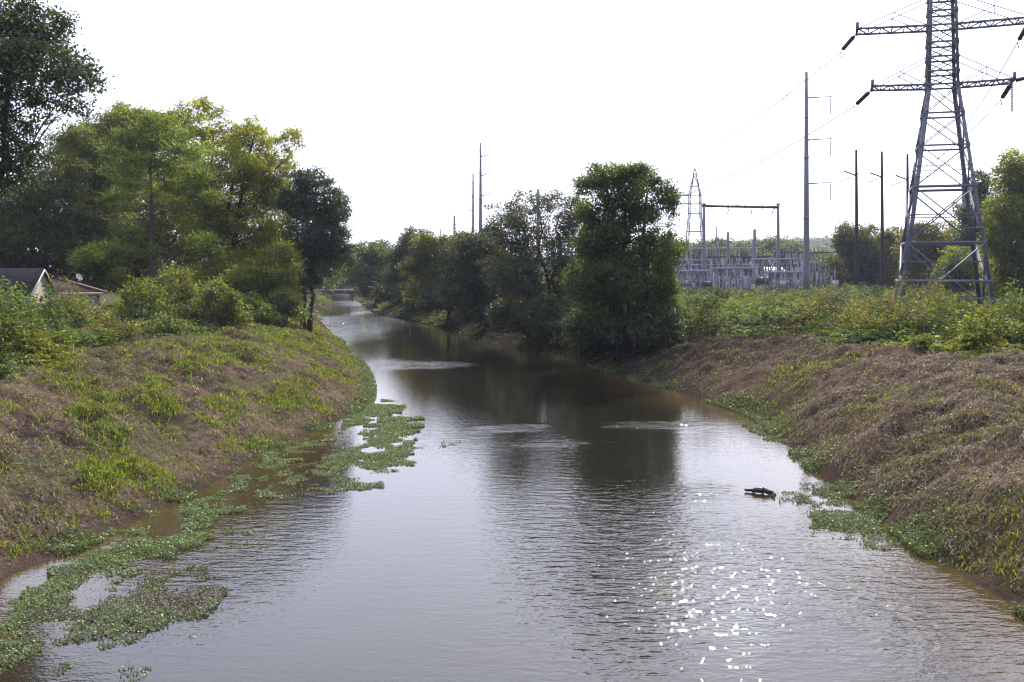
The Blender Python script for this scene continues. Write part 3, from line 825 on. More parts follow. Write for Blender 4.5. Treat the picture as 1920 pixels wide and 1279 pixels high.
def weeds(gm, x, y, hmul, rng, leafn=16, gold=.25, size=1.0):
    n = len(x); z = H(x, y)
    species = fbm(x / 4.5, y / 6, 120, 3)
    hgt = hmul * (.18 + 1.7 * smooth(.25, .75, fbm(x / 3.0, y / 4, 101, 3))) * rng.uniform(.6, 1.25, n)
    base = colmix(n, WEED, rng, .2) * (.38 + 1.15 * smooth(.25, .75, fbm(x / 2.2, y / 3.5, 140, 3)))[:, None]
    base = base * lerp(np.array([1.02, 1.03, .8]), np.array([.68, .92, 1.05]), smooth(.4, .6, fbm(x / 3, y / 5, 180, 3))[:, None])
    gt = np.repeat(np.arange(n), leafn); m_ = len(gt)
    t = rng.random(m_) ** .75
    sc = size * (1 + y[gt] / 110)
    sp_ = .16 * sc * (1.2 - .6 * t)
    off = rng.normal(size=(m_, 2)) * sp_[:, None]
    lx = rng.normal(0, .12, n)[gt] * t
    C = np.stack([x[gt] + off[:, 0] + lx, y[gt] + off[:, 1], z[gt] + hgt[gt] * (.06 + .94 * t)], 1)
    D = np.stack([off[:, 0], off[:, 1], np.full(m_, .02)], 1) / (sp_[:, None]) + np.stack([rng.normal(size=m_) * .4, rng.normal(size=m_) * .4, rng.normal(.1, .5, m_)], 1)
    col = base[gt] * (1 + .22 * rng.normal(size=m_)).clip(.45, 1.8)[:, None]
    narrow = (species[gt] > .52)
    L = np.where(narrow, .2, .15) * sc * rng.uniform(.7, 1.3, m_); W = np.where(narrow, .05, .09) * sc
    gm.leaves(C, L, W, np.array([0, 0, 1.]) + rng.normal(size=(m_, 3)) * .55, D, col, rng)
    # stems
    B = np.stack([x, y, z], 1); an = rng.uniform(0, 2 * PI, n)
    gm.blades(B, np.stack([np.cos(an), np.sin(an), an * 0], 1), hgt * 1.05, np.full(n, .014) * (1 + y / 50), rng.uniform(0, .3, n), colmix(n, WEED + SEED, rng), rng)
    # flower plumes
    fl = (rng.random(n) < gold * 4 * smooth(.52, .66, fbm(x / 4, y / 9, 150, 3)))
    idx = np.repeat(np.where(fl)[0], 10); k_ = len(idx)
    C = np.stack([x[idx] + rng.normal(0, .08, k_) * (1 + y[idx] / 110), y[idx] + rng.normal(0, .08, k_), z[idx] + hgt[idx] * rng.uniform(.85, 1.12, k_)], 1)
    gm.leaves(C, .13 * size * (1 + y[idx] / 110), .06 * size * (1 + y[idx] / 110), None, None, colmix(k_, GOLD, rng, .2), rng)
    # reddish seed heads
    fl = (rng.random(n) < .85 * smooth(.5, .62, fbm(x / 4, y / 7, 160, 3)))
    idx = np.repeat(np.where(fl)[0], 12); k_ = len(idx)
    C = np.stack([x[idx] + rng.normal(0, .07, k_) * (1 + y[idx] / 110), y[idx] + rng.normal(0, .07, k_), z[idx] + hgt[idx] * rng.uniform(.9, 1.2, k_)], 1)
    gm.leaves(C, .14 * size, .03 * size * (1 + y[idx] / 80), None, rng.normal(size=(k_, 3)) + np.array([0, 0, 1.2]), colmix(k_, SEED, rng, .2), rng)


g = MB()
n = 23000
y = scatter_y(n, 24, 175, r, 1.65); x = medge(y) + (r.random(n) ** 1.15) * (8 + y * .52) + (fbm(y / 3, y * 0, 8, 2) - .5) * 1.6
ok = (dright(x, y) > 3) & (x < 75) & ((y < 140) | (r.random(n) < .6)) & ~((x < 12) & (y > 66))
x, y = x[ok], y[ok]
ed = smooth(0, 3, x - medge(y))
st = fbm(x / 5 + 3, y / 8, 401, 3)
gapk = r.random(len(x)) < .25 + .75 * smooth(.36, .48, st)
x, y, ed, st = x[gapk], y[gapk], ed[gapk], st[gapk]
weeds(g, x, y, (.28 + .62 * ed + .75 * smooth(.53, .66, st) * (1 - .4 * smooth(50, 80, y))) * (1 - .42 * smooth(48, 80, y)) * (1 - .35 * np.exp(-((y - 78) / 16) ** 2)), r, 32, gold=.09, size=.8)
# undergrowth behind the bank trees
y = scatter_y(5000, 62, 240, r, 1.3); e = 3.2 + r.random(5000) * 14
x = edge(RE, y) + e / edge_cos(RE, y)
k_ = x < medge(y) + 1
x, y = x[k_], y[k_]
weeds(g, x, y, 1.5 + 0 * y, r, 26, gold=0, size=1.1)
tag(g.build('meadow_weeds', M['weed']), kind='stuff')

g = MB()
n = 10000
y = scatter_y(n, 28, 100, r, 1.5); x = ledge(y) - (r.random(n) ** 1.1) * (5 + y * .3) + (fbm(y / 3, y * 0, 18, 2) - .5) * 1.6
ok = (x > -48)
x, y = x[ok], y[ok]
ed = smooth(0, 2.5, ledge(y) - x)
weeds(g, x, y, (.4 + 1.0 * ed) * (1 - .62 * smooth(3.5, 8, ledge(y) - x)), r, 26, gold=.004, size=.85)
# weeds on the far sunlit bank strips
n = 1200
y = r.uniform(105, 230, n); e = r.uniform(.5, 8, n); x = edge(LE, y) - e
weeds(g, x, y, .35 + 0 * y, r, 10, gold=.0)
n = 2600
y = r.uniform(60, 230, n); e = r.uniform(.4, 7, n); x = edge(RE, y) + e / edge_cos(RE, y)
k_ = r.random(n) < smooth(.48, .6, fbm(x / 3, y / 7, 611, 2)); x, y = x[k_], y[k_]
weeds(g, x, y, .38 + 0 * y, r, 12, gold=.0)
tag(g.build('bank_top_weeds', M['weed']), kind='stuff')

# water weeds: floating mats and margins
def in_poly(px, py, poly):
    poly = np.asarray(poly, float); c = np.zeros(len(px), bool); j = len(poly) - 1
    for i in range(len(poly)):
        xi, yi = poly[i]; xj, yj = poly[j]
        t = ((yi > py) != (yj > py)) & (px < (xj - xi) * (py - yi) / (yj - yi + 1e-12) + xi)
        c ^= t; j = i
    return c


WW = [(0.12, 0.185, 0.062), (0.155, 0.225, 0.08), (0.08, 0.125, 0.045), (0.18, 0.235, 0.10), (0.26, 0.30, 0.17)]
MUDW = [(0.17, 0.13, 0.105), (0.22, 0.18, 0.145), (0.12, 0.09, 0.07), (0.1, 0.11, 0.05)]
mats_px = [  # (photo outline on the water, density per m2, brown share, rise)
    ([(-60, 1180), (0, 1115), (90, 1070), (170, 1045), (240, 1010), (330, 975), (360, 950), (450, 945), (440, 975), (400, 1000), (340, 1030), (300, 1050), (240, 1070), (200, 1100), (100, 1140), (0, 1190), (-60, 1220)], 420, .05, .16),
    ([(-90, 1260), (0, 1185), (100, 1140), (180, 1150), (275, 1130), (290, 1170), (200, 1215), (110, 1240), (0, 1265), (-90, 1300)], 400, .3, .12),
    ([(300, 1090), (370, 1060), (400, 1085), (440, 1080), (400, 1110), (395, 1150), (330, 1185), (280, 1170), (250, 1130), (180, 1140), (230, 1100)], 420, .75, .05),
    ([(300, 1130), (390, 1130), (400, 1170), (360, 1190), (330, 1200), (295, 1170)], 240, .1, .12),
    ([(425, 995), (500, 985), (505, 995), (450, 1020), (440, 1045), (425, 1040)], 260, .15, .06),
    ([(500, 905), (560, 875), (640, 850), (700, 800), (740, 780), (795, 795), (770, 830), (790, 850), (755, 880), (700, 905), (650, 920), (600, 905), (545, 935), (510, 935)], 330, .12, .09),
    ([(600, 850), (680, 830), (740, 855), (700, 895), (620, 900)], 180, .5, .05),
    ([(640, 800), (660, 775), (720, 750), (760, 765), (720, 785), (690, 795)], 300, .1, .08),
    ([(180, 1010), (260, 985), (330, 955), (420, 915), (470, 880), (520, 850), (600, 815), (660, 790), (640, 815), (560, 850), (500, 890), (440, 915), (480, 915), (440, 935), (350, 960), (300, 985), (220, 1010)], 330, .1, .12),
    ([(-60, 1240), (60, 1230), (90, 1245), (20, 1260), (-60, 1275)], 200, .3, .06),
    ([(200, 1275), (270, 1250), (285, 1255), (250, 1290)], 160, .4, .04),
    ([(825, 835), (860, 825), (862, 832), (830, 845)], 60, .3, .02),
    ([(1440, 935), (1500, 915), (1560, 912), (1620, 935), (1680, 985), (1660, 1005), (1600, 1000), (1540, 985), (1490, 975), (1500, 950)], 420, .25, .16),
    ([(1480, 975), (1560, 985), (1660, 1005), (1760, 1040), (1790, 1070), (1740, 1050), (1640, 1015), (1560, 1000)], 200, .3, .10),
    ([(1380, 790), (1430, 790), (1480, 840), (1450, 830), (1400, 805)], 260, .4, .08),
    ([(1170, 706), (1230, 716), (1240, 724), (1180, 716)], 200, .6, .05),
    ([(820, 608), (900, 586), (930, 600), (850, 622)], 10, .4, .05),
]
g = MB()
for poly, dens, br, rise in mats_px:
    wp = np.array([WP(a_, b_) for a_, b_ in poly])
    lo = wp.min(0); hi = wp.max(0)
    n = int((hi - lo).prod() * dens * 3.8)
    n = min(n, 110000)
    px_ = r.uniform(lo[0], hi[0], n); py_ = r.uniform(lo[1], hi[1], n)
    jx = px_ + (fbm(px_ * 1.6, py_ * 1.6, 200, 4) - .5) * 2.0; jy = py_ + (fbm(px_ * 1.6, py_ * 1.6, 230, 4) - .5) * 3.4
    k_ = in_poly(jx, jy, wp)
    gap = fbm(px_ / .8, py_ / 1.2, 240, 3)
    k_ &= r.random(n) < smooth(.32, .56, gap)
    px_, py_, gap = px_[k_], py_[k_], gap[k_]; n = len(px_)
    if n == 0: continue
    zz = np.maximum(H(px_, py_), 0) + .01 + r.random(n) * rise * .8 * smooth(.4, .75, gap)
    brown = r.random(n) < (.06 + br) * (.4 + 1.2 * fbm(px_ / .6, py_ / .6, 260, 2))
    col = colmix(n, WW, r, .22); col[brown] = colmix(int(brown.sum()), MUDW, r, .2)
    s_ = r.uniform(.022, .055, n) * (1 + py_ / 60) * np.where(r.random(n) < br, .7, 1)
    g.leaves(np.stack([px_, py_, zz], 1), s_, s_ * .6, np.array([0, 0, 1.]) + r.normal(size=(n, 3)) * .45, None, col, r)
# thin fringe along both margins
for E, s_, n in ((LE, -1, 26000), (RE, 1, 36000)):
    y = scatter_y(n, 15, 90, r, 1.7); e = np.abs(r.normal(0, .55, n)) - .25
    x = edge(E, y) + s_ * e
    k_ = r.random(n) < smooth(.42, .6, fbm(y / 1.8, y * 0 + s_, 300, 3)); x, y = x[k_], y[k_]; n = len(x)
    zz = np.maximum(H(x, y), 0) + r.random(n) * .16
    sz = r.uniform(.03, .07, n) * (1 + y / 60)
    g.leaves(np.stack([x, y, zz], 1), sz, sz * .55, np.array([0, 0, 1.]) + r.normal(size=(n, 3)) * .5, None, colmix(n, WW[:3] + GRASS[:2] + MUDW[:1], r, .22), r)
tag(g.build('water_weeds', M['waterweed']), kind='stuff')

# ------------------------------------------------------------------ driftwood
def log_(pts, radii, label):
    o = empty('driftwood_log', pts[0], label, 'log')
    t = MB(); P = np.array(pts); tt = np.linspace(0, 1, 14)
    s0 = np.linspace(0, 1, len(P)); Q = np.stack([np.interp(tt, s0, P[:, k]) for k in range(3)], 1)
    Q += np.random.default_rng(3).normal(size=Q.shape) * .025
    t.tube(Q, np.interp(tt, s0, radii), 9)
    t.build('trunk', M['log'], o, True, use_col=False)
    t = MB()
    for k, (dx, dy, dz) in ((5, (.1, -.2, .03)),):
        t.tube(np.array([Q[k], Q[k] + np.array([dx, dy, dz])]), [.04, .02], 6)
    t.build('branch_stub', M['log'], o, True, use_col=False)


a_ = WP(1392, 921); b_ = WP(1458, 929)
log_([(a_[0], a_[1], .06), ((a_[0] + b_[0]) / 2, (a_[1] + b_[1]) / 2 - .05, .1), (b_[0], b_[1], .0)], [.015, .09, .05], 'dark wet log lying in the shallows off the right bank weeds')


# ------------------------------------------------------------------ power structures
def insul_prof(n, r0, r1):
    pr = [(0, r0)]
    for k in range(n):
        a0 = (k + .15) / n; pr += [(a0, r0), (a0 + .3 / n, r1), (a0 + .45 / n, r1 * .9), (a0 + .7 / n, r0)]
    return pr + [(1, r0)]


def insulator(a, b, parent, r1=.14, n=14, mat='insulator'):
    t = MB(); t.lathe(a, b, insul_prof(n, r1 * .35, r1), 8)
    return t.build('insulator', M[mat], parent, True, use_col=False)


def pylon(name, label, base, az, prof, panels, arms, legw, brw, hook=None, thin=1.0):
    """square lattice pylon; prof = [(z, half width)], panels = z levels, arms = [(z, length left, length right, rise)]"""
    base = np.asarray(base, float)
    root = empty(name, base, label, 'pylon')
    ca, sa = math.cos(az), math.sin(az)
    e1 = np.array([ca, -sa, 0]); e2 = np.array([sa, ca, 0])   # e1 along arms (to the right), e2 away
    zz = np.array([p_[0] for p_ in prof]); hw = np.array([p_[1] for p_ in prof])
    P = lambda u, v, z: base + e1 * u + e2 * v + np.array([0, 0, z])
    hwf = lambda z: float(np.interp(z, zz, hw))
    cor = [(-1, -1), (1, -1), (1, 1), (-1, 1)]
    for su, sv in cor:
        t = MB()
        for k in range(len(prof) - 1):
            z0, z1 = zz[k], zz[k + 1]
            w = legw * (1 - .35 * z0 / zz[-1])
            t.angle(P(su * hw[k], sv * hw[k], z0), P(su * hw[k + 1], sv * hw[k + 1], z1), w, .22, -(e1 * su + e2 * sv))
        t.build('leg', M['steel'], root, use_col=False)
    t = MB()
    for k in range(len(panels) - 1):
        z0, z1 = panels[k], panels[k + 1]; h0, h1 = hwf(z0), hwf(z1)
        w = brw * (1.25 if z0 < panels[-1] * .3 else .85)
        for q in range(4):
            a0, b0 = cor[q], cor[(q + 1) % 4]
            A0 = P(a0[0] * h0, a0[1] * h0, z0); B0 = P(b0[0] * h0, b0[1] * h0, z0)
            A1 = P(a0[0] * h1, a0[1] * h1, z1); B1 = P(b0[0] * h1, b0[1] * h1, z1)
            t.bar(A0, B1, w, w * .5); t.bar(B0, A1, w, w * .5)
            t.bar(A1, B1, w * 1.1, w * 1.1)
            if k == 0:
                mz = .47
                t.bar(lerp(A0, A1, mz), lerp(B0, B1, mz), w, w)
                ctr = (lerp(A0, A1, mz) + lerp(B0, B1, mz)) / 2
                for e0, e1_ in ((A0, A1), (B0, B1)):
                    t.bar(lerp(e0, e1_, .24), lerp(e0, ctr, .52), w * .6, w * .5); t.bar(lerp(e0, e1_, .74), lerp(e1_, ctr, .5), w * .6, w * .5)
                    t.bar(lerp(e0, e1_, .24), lerp(e0, ctr, .25), w * .6, w * .5)
            elif z1 - z0 > 3:
                for e0, e1_ in ((A0, A1), (B0, B1)):
                    o0 = lerp(A0, B1, .25) if e0 is A0 else lerp(B0, A1, .25)
                    t.bar(lerp(e0, e1_, .25), o0, w * .5, w * .5)
                    t.bar(lerp(e0, e1_, .5), lerp(e0, e1_, .5) * .72 + ((A0 + B1) / 2) * .28, w * .5, w * .5)
                t.bar(lerp(A0, A1, .5), lerp(B0, B1, .5), w * .4, w * .4)
    t.build('bracing', M['steel'], root, use_col=False)
    tips = []
    for z, ll, lr, rise in arms:
        h = hwf(z); hu = hwf(z + rise)
        for sgn, ln in ((-1, ll), (1, lr)):
            if ln <= 0: tips.append(None); continue
            t = MB(); w = brw * 1.05
            tipz = z + .12
            f0 = P(sgn * h, -h, z); b0 = P(sgn * h, h, z); f1 = P(sgn * ln, -1.1, tipz); b1 = P(sgn * ln, 1.1, tipz)
            t.bar(f0, f1, w, w); t.bar(b0, b1, w, w); t.bar(f1, b1, w * 1.2, w * 1.4)
            t.bar(P(sgn * ln, -1.1, tipz - .1), P(sgn * ln, -1.1, tipz + .55), w * 1.3)
            m_ = 6
            for k in range(m_):
                t0, t1 = k / m_, (k + 1) / m_
                A, B_ = (f0, f1), (b0, b1)
                if k % 2: A, B_ = B_, A
                t.bar(lerp(*A, t0), lerp(*B_, t1), w * .6, w * .5)
                t.bar(lerp(f0, f1, t1), lerp(b0, b1, t1), w * .5, w * .5)
            for sv, q1 in ((-1, f1), (1, b1)):
                top = P(sgn * hu, sv * hu, z + rise)
                t.bar(top, q1, w * .38)
                mid = lerp(top, q1, .5)
                t.bar(mid, lerp(f0 if sv < 0 else b0, q1, .5), w * .3); t.bar(mid, (f0 if sv < 0 else b0), w * .38)
            t.build('cross_arm', M['steel'], root, use_col=False)
            tips.append(P(sgn * ln, 0, tipz))
    # peak
    t = MB(); zt = zz[-1]
    for su, sv in cor:
        t.bar(P(su * hw[-1], sv * hw[-1], zt), P(0, 0, zt + 2.2), brw)
    t.build('peak', M['steel'], root, use_col=False)
    return root, tips, P


d0 = 83.0
bx = (1766 - CX) * d0 / F
bz0 = float(H(np.array([bx]), np.array([d0]))[0]) - .1
pan = [0, 5.9, 10.5, 13.9, 16.6, 19.0, 20.1, 21.3, 22.5, 23.9, 25.1, 26.3, 27.5, 28.9, 30.1, 31.3]
py0, tips, PP = pylon('lattice_pylon', 'large steel lattice pylon in the meadow, cut off by the top of the photo', (bx, d0, bz0), rad(17),
                  [(0, 3.66), (19.0, 1.22), (31.3, .95)], pan, [(19.0, 5.5, 5.3, 2.3), (23.9, 6.7, 6.6, 2.4), (28.9, 5.5, 5.3, 2.3)], .27, .155)
# strain insulators, jumpers and suspension strings
pole_t = np.array([at(1009, 372, 190), at(1009, 372, 190)])
WIRES = []
for k, tp in enumerate(tips[:4]):
    left = k % 2 == 0
    tgt = at(1004, 380, 190) if left else at(1585, 345, 150)
    dvec = tgt - tp; dvec /= np.linalg.norm(dvec); dvec[2] -= .36 if left else .34; dvec /= np.linalg.norm(dvec)
    a_ = tp + dvec * .5 - np.array([0, 0, .1]); e_ = tp + dvec * 2.35 - np.array([0, 0, .1])
    ins = insulator(a_, e_, py0, .2, 16)
    f_ = MB(); f_.tube(np.array([e_ - dvec * .05, e_ + dvec * .45, e_ + dvec * .42 + np.array([.1, 0, -.45])]), [.04, .045, .04], 5)
    f_.build('clamp', M['dark'], ins, use_col=False)
    f_ = MB(); f_.tube(np.array([tp - np.array([0, 0, .1]), a_ + dvec * .03]), .03, 5); f_.build('shackle', M['dark'], ins, use_col=False)
    # string on the other side, towards the viewer's right
    d2 = np.array([.62, -.75, .1]); d2 /= np.linalg.norm(d2)
    a2 = tp + d2 * .3; e2_ = tp + d2 * 1.9
    if not left: insulator(a2, e2_, py0, .2, 14)
    if not left:
        insulator(tp - np.array([0, 0, .15]), tp - np.array([0, 0, 2.5]), py0, .13, 16, 'insulator_grey')
    # jumper loop
    j = MB(); p0 = e_ + dvec * .35 + np.array([0, 0, -.4]); p1 = (tp + np.array([0, 0, -.3])) if left else e2_
    tt = np.linspace(0, 1, 14)[:, None]; Q = p0 + (p1 - p0) * tt
    lowz = 2.0 if left else 2.6
    Q[:, 2] -= (lowz * (1 - (2 * tt[:, 0] - 1) ** 2))
    j.tube(Q, .022, 5); j.build('jumper_cable', M['wire'], py0, use_col=False)
    WIRES.append((e_ + dvec * .45, left, k))


def wire(a, b, sag, label, r_=.045, n=24, group='power lines'):
    a = np.asarray(a, float); b = np.asarray(b, float)
    o = MB(); t = np.linspace(0, 1, n)[:, None]; Q = a + (b - a) * t; Q[:, 2] -= sag * 4 * (t * (1 - t))[:, 0]
    o.tube(Q, r_, 4)
    tag(o.build('power_line', M['wire'], None, origin=tuple(a), use_col=False), label, 'power line', group)


# tubular steel pole
def steel_pole(label, px, py_top, d, r0, r1, arms, alen, mat='steel_pole', base_z=None, string=2.1, side=1, group=None, rise=.12):
    x = (px - CX) * d / F
    bz = float(H(np.array([x]), np.array([d]))[0]) - .1 if base_z is None else base_z
    zt = CAMZ - (py_top - HY) * d / F
    root = empty('steel_pole', (x, d, bz), label, 'utility pole', group)
    t = MB(); zs = np.linspace(bz, zt, 12)
    t.tube(np.stack([zs * 0 + x, zs * 0 + d, zs], 1), np.linspace(r0, r1, 12), 12)
    for f_ in (.35, .62, .8):
        zc = lerp(bz, zt, f_); rr = lerp(r0, r1, f_)
        t.tube(np.array([[x, d, zc - .2], [x, d, zc + .2]]), rr * 1.09, 12)
    t.build('pole_shaft', M[mat], root, True, use_col=False)
    tips_ = []
    for py in arms:
        z = CAMZ - (py - HY) * d / F
        t = MB(); e = np.array([x + side * alen, d, z + alen * rise * .6])
        t.tube(np.array([[x, d, z], e]), [.12, .05], 6); t.box(e, (.22, .22, .16))
        ar = t.build('arm', M[mat], root, use_col=False)
        if string:
            t = MB(); t.lathe(e + np.array([0, 0, -.25]), e + np.array([0, 0, -.25 - string]), insul_prof(16, .05, .12), 8)
            t.build('insulator', M['insulator_grey'], ar, True, use_col=False)
        tips_.append(e - np.array([0, 0, .25 + string]))
    return root, tips_, np.array([x, d, zt])


_, tipsA, topA = steel_pole('tall tapering grey steel pole with three short arms, between the gantry and the wooden poles', 1512, 135, 133, .47, .2, (184, 263, 345), 3.25)
_, tipsB, topB = steel_pole('tall thin steel pole rising behind the right bank trees, three arms pointing right', 901, 268, 170, .42, .16, (294, 330, 368), 1.55, string=0, rise=.5)
_, tipsC, topC = steel_pole('steel pole left of the taller one, three arms pointing left', 887, 325, 230, .42, .18, (344, 370, 396), 1.9, string=0, side=-1, rise=.3)
_, tipsD, topD = steel_pole('thick distant steel pole top just above the trees, left of the pair', 852, 404, 300, .6, .3, (422, 428), 2.2, string=0, rise=.3)
_, tipsE, topE = steel_pole('tiny distant pole top, leftmost of those above the trees', 826, 428, 420, .3, .18, (433, 436), 2.4, string=0)
_, tipsF, topF = steel_pole('pole top sticking out of the sparse bare limbed tree', 1009, 355, 190, .4, .28, (), 1)
_, tipsG, topG = steel_pole('thin slender mast seen left of the lattice pylon', 1697, 385, 210, .2, .1, (), 1)
_, tipsH, topH = steel_pole('pole standing among trees behind right side of the lattice pylon', 1807, 330, 160, .35, .25, (), 1)

# three wooden poles
G_W = 'wooden poles beside the pylon'
wtips = []
for px, ptop, d, lab in ((1607, 281, 150, 'leftmost of the three dark wooden poles, in front of the round topped tree'), (1655, 284, 152, 'middle one of the three dark wooden poles'), (1703, 289, 154, 'wooden pole nearest the pylon, partly hidden by its leg')):
    x = (px - CX) * d / F; bz = float(H(np.array([x]), np.array([d]))[0]) - .1; zt = CAMZ - (ptop - HY) * d / F
    root = empty('wooden_pole', (x, d, bz), lab, 'utility pole', G_W)
    t = MB(); zs = np.linspace(bz, zt, 8); t.tube(np.stack([x + (zs - bz) * -.006, zs * 0 + d, zs], 1), np.linspace(.33, .17, 8), 10)
    t.build('pole_shaft', M['woodpole'], root, True, use_col=False)
    za = CAMZ - (330 - HY + (ptop - 281)) * d / F
    t = MB(); a_ = np.array([x - .1, d - .25, za]); b_ = np.array([x - 2.1, d - .6, za + .65])
    t.bar(a_, b_, .14, .18); t.bar(np.array([x, d, za + .3]), np.array([x + .7, d - .1, za + .5]), .1)
    arm = t.build('cross_arm', M['woodpole'], root, use_col=False)
    t = MB(); e0 = np.array([x - .15, d - .3, za + .1]); e1_ = np.array([x - 2.2, d + 1.2, za - .75]); t.lathe(lerp(e0, e1_, .33), e1_, insul_prof(10, .04, .12), 8)
    t.build('insulator', M['insulator'], arm, True, use_col=False)
    t = MB(); t.tube(np.array([e0, lerp(e0, e1_, .36)]), .03, 5); t.build('link', M['dark'], arm, use_col=False)
    t = MB(); t.lathe(b_, b_ + np.array([-.1, 0, .35]), insul_prof(3, .04, .1), 8); t.build('insulator', M['insulator'], arm, True, use_col=False)
    wtips.append((e1_, np.array([x + .7, d - .1, za + .5])))

# distant pylon
d1 = 330.0
bx1 = (1303 - CX) * d1 / F
py1, tips1, _ = pylon('lattice_pylon', 'distant lattice pylon with pointed top left of the steel gantry', (bx1, d1, 2.4), rad(20),
                   [(0, 3.6), (23, 2.0), (29, 1.9), (36.0, .5)], [0, 6, 11.5, 17, 23, 26.2, 29, 32, 36.0], [(26.2, 8.5, 1.9, 2.4), (29, 7.5, 1.9, 2)], .3, .2)

# wires
nm = ['lower left arm', 'lower right arm', 'upper left arm', 'upper right arm']
for p0, left, k in WIRES:
    if left:
        wire(p0, at(1006, 362 + (8 if k == 0 else 0), 190), 5.5, f'power line from the {nm[k]} of the big pylon towards the river poles')
    else:
        wire(p0, wtips[1 if k == 1 else 2][1], 2.0, f'power line from the {nm[k]} of the big pylon to a wooden pole')
far_w = tips1[0]
for k, (t0, _) in enumerate(wtips):
    wire(t0, at(1350 + 45 * k, 386, 165), .9, ['power line from the leftmost wooden pole to the gantry beam', 'power line from the middle wooden pole to the gantry beam', 'power line from the wooden pole nearest the pylon to the gantry beam'][k], .03)
for k, q in enumerate(tips[1:4:2]):
    wire(q + np.array([1.0, -1.3, .15]), q + np.array([40, -60, 4]), 1.5, ['power line leaving the lower right arm of the big pylon out of the photo', 'power line leaving the upper right arm of the big pylon out of the photo'][k])
wire(topA, at(1300, 330, 330), 2.5, 'earth wire from top of the tall grey steel pole to the distant pylon')
wire(topB, topC, 1.0, 'wire joining the tops of the pair of steel poles behind the trees', .03)
for k in range(3):
    wire(tipsA[k], at(1120 - 60 * k, 330 + 28 * k, 210), 4.0, ['power line at the top arm of the tall grey steel pole', 'power line at the middle arm of the tall grey steel pole', 'power line at the bottom arm of the tall grey steel pole'][k], .02)

# ------------------------------------------------------------------ substation
SD = 165.0
def gz(px, d):
    return float(H(np.array([(px - CX) * d / F]), np.array([float(d)]))[0]) - .1


def gantry():
    pxa, pxb, ptop = 1320, 1459, 384
    root = empty('steel_gantry', at(1390, 0, SD) * np.array([1, 1, 0]) + np.array([0, 0, gz(1390, SD)]), 'tall steel portal gantry with two columns and a long beam over the substation', 'gantry')
    for px in (pxa, pxb):
        a_ = at(px, ptop, SD); t = MB(); b_ = a_.copy(); b_[2] = gz(px, SD)
        t.tube(np.stack([lerp(b_, a_, q) for q in np.linspace(0, 1, 8)]), np.linspace(.34, .22, 8), 10); t.box(a_ + np.array([0, 0, .1]), (.5, .5, .3))
        t.build('column', M['steel_pole'], root, True, use_col=False)
    t = MB(); a_ = at(pxa - 4, 386, SD); b_ = at(pxb + 2, 389, SD)
    t.tube(np.stack([lerp(a_, b_, q) for q in np.linspace(0, 1, 9)]), .23, 10)
    for q in (.12, .34, .56, .78, .94): t.tube(np.array([lerp(a_, b_, q - .006), lerp(a_, b_, q + .006)]), .3, 10)
    t.build('beam', M['dark'], root, use_col=False)
    for px in (1366, 1410, 1450):
        p_ = at(px, 392, SD); insulator(p_, p_ + np.array([-.25, -.4, -.9]), root, .11, 8, 'insulator_grey')


gantry()
G_B = 'bus racks in the substation'


def bus_rack(pxa, pxb, ytop, d, n, label, beam_mat='steel_pale', w=.28, ins=True, second=None):
    root = empty('bus_rack', at((pxa + pxb) / 2, 0, d) * np.array([1, 1, 0]) + np.array([0, 0, gz((pxa + pxb) / 2, d)]), label, 'bus rack', G_B)
    rg = np.random.default_rng(int(pxa + d))
    a_ = at(pxa, ytop, d); b_ = at(pxb, ytop - (pxb - pxa) * .006, d)
    for q in range(n):
        p_ = lerp(a_, b_, q / (n - 1)); t = MB(); gnd = p_.copy(); gnd[2] = gz(pxa, d)
        for ox in (-.42, .42):
            t.bar(gnd + np.array([ox, 0, 0]), p_ + np.array([ox, 0, -.1]), .16, .16)
        L_ = p_[2] - gnd[2]; m_ = max(4, int(L_ / .9))
        for k in range(m_):
            s_ = 1 if k % 2 else -1
            t.bar(gnd + np.array([s_ * .42, 0, L_ * k / m_]), gnd + np.array([-s_ * .42, 0, L_ * (k + 1) / m_]), .08, .06)
        t.build('column', M['steel_pale' if q % 3 else 'steel_pole'], root, use_col=False)
    t = MB()
    for oy in (-.4, .4):
        t.bar(a_ + np.array([-.5, oy, 0]), b_ + np.array([.5, oy, 0]), w * .6, w)
    m_ = n * 5
    for k in range(m_):
        t.bar(lerp(a_, b_, k / m_) + np.array([0, -.4, 0]), lerp(a_, b_, (k + 1) / m_) + np.array([0, .4, 0]), .08, .06)
    t.build('beam', M[beam_mat], root, use_col=False)
    if ins:
        for k in range(n * 3):
            p_ = lerp(a_, b_, (k + .5) / (n * 3)) + np.array([0, rg.normal() * .2, 0])
            t = MB(); up = rg.random() < .4
            if up: t.lathe(p_ + np.array([0, 0, .15]), p_ + np.array([0, 0, 1.15]), insul_prof(6, .06, .16), 8)
            else: t.lathe(p_ + np.array([0, 0, -.2]), p_ + np.array([rg.normal() * .15, 0, -1.25]), insul_prof(7, .06, .15), 8)
            t.build('insulator', M['insulator_grey' if k % 2 else 'insulator'], root, True, use_col=False)
    if second:
        t = MB()
        for k in range(n - 1):
            z_ = lerp(gz(pxa, d), a_[2], second)
            p0 = lerp(a_, b_, k / (n - 1)).copy(); p1 = lerp(a_, b_, (k + 1) / (n - 1)).copy(); p0[2] = z_; p1[2] = z_
            t.tube(np.array([p0, p1]), .08, 6)
            for f_ in (.3, .7):
                q_ = lerp(p0, p1, f_); t.lathe(q_ - np.array([0, 0, .9]), q_, insul_prof(5, .06, .15), 8)
                t.bar(q_ - np.array([0, 0, .9]), np.array([q_[0], q_[1], gz(pxa, d)]), .14)
        t.build('busbar', M['steel_pale'], root, use_col=False)
    return root


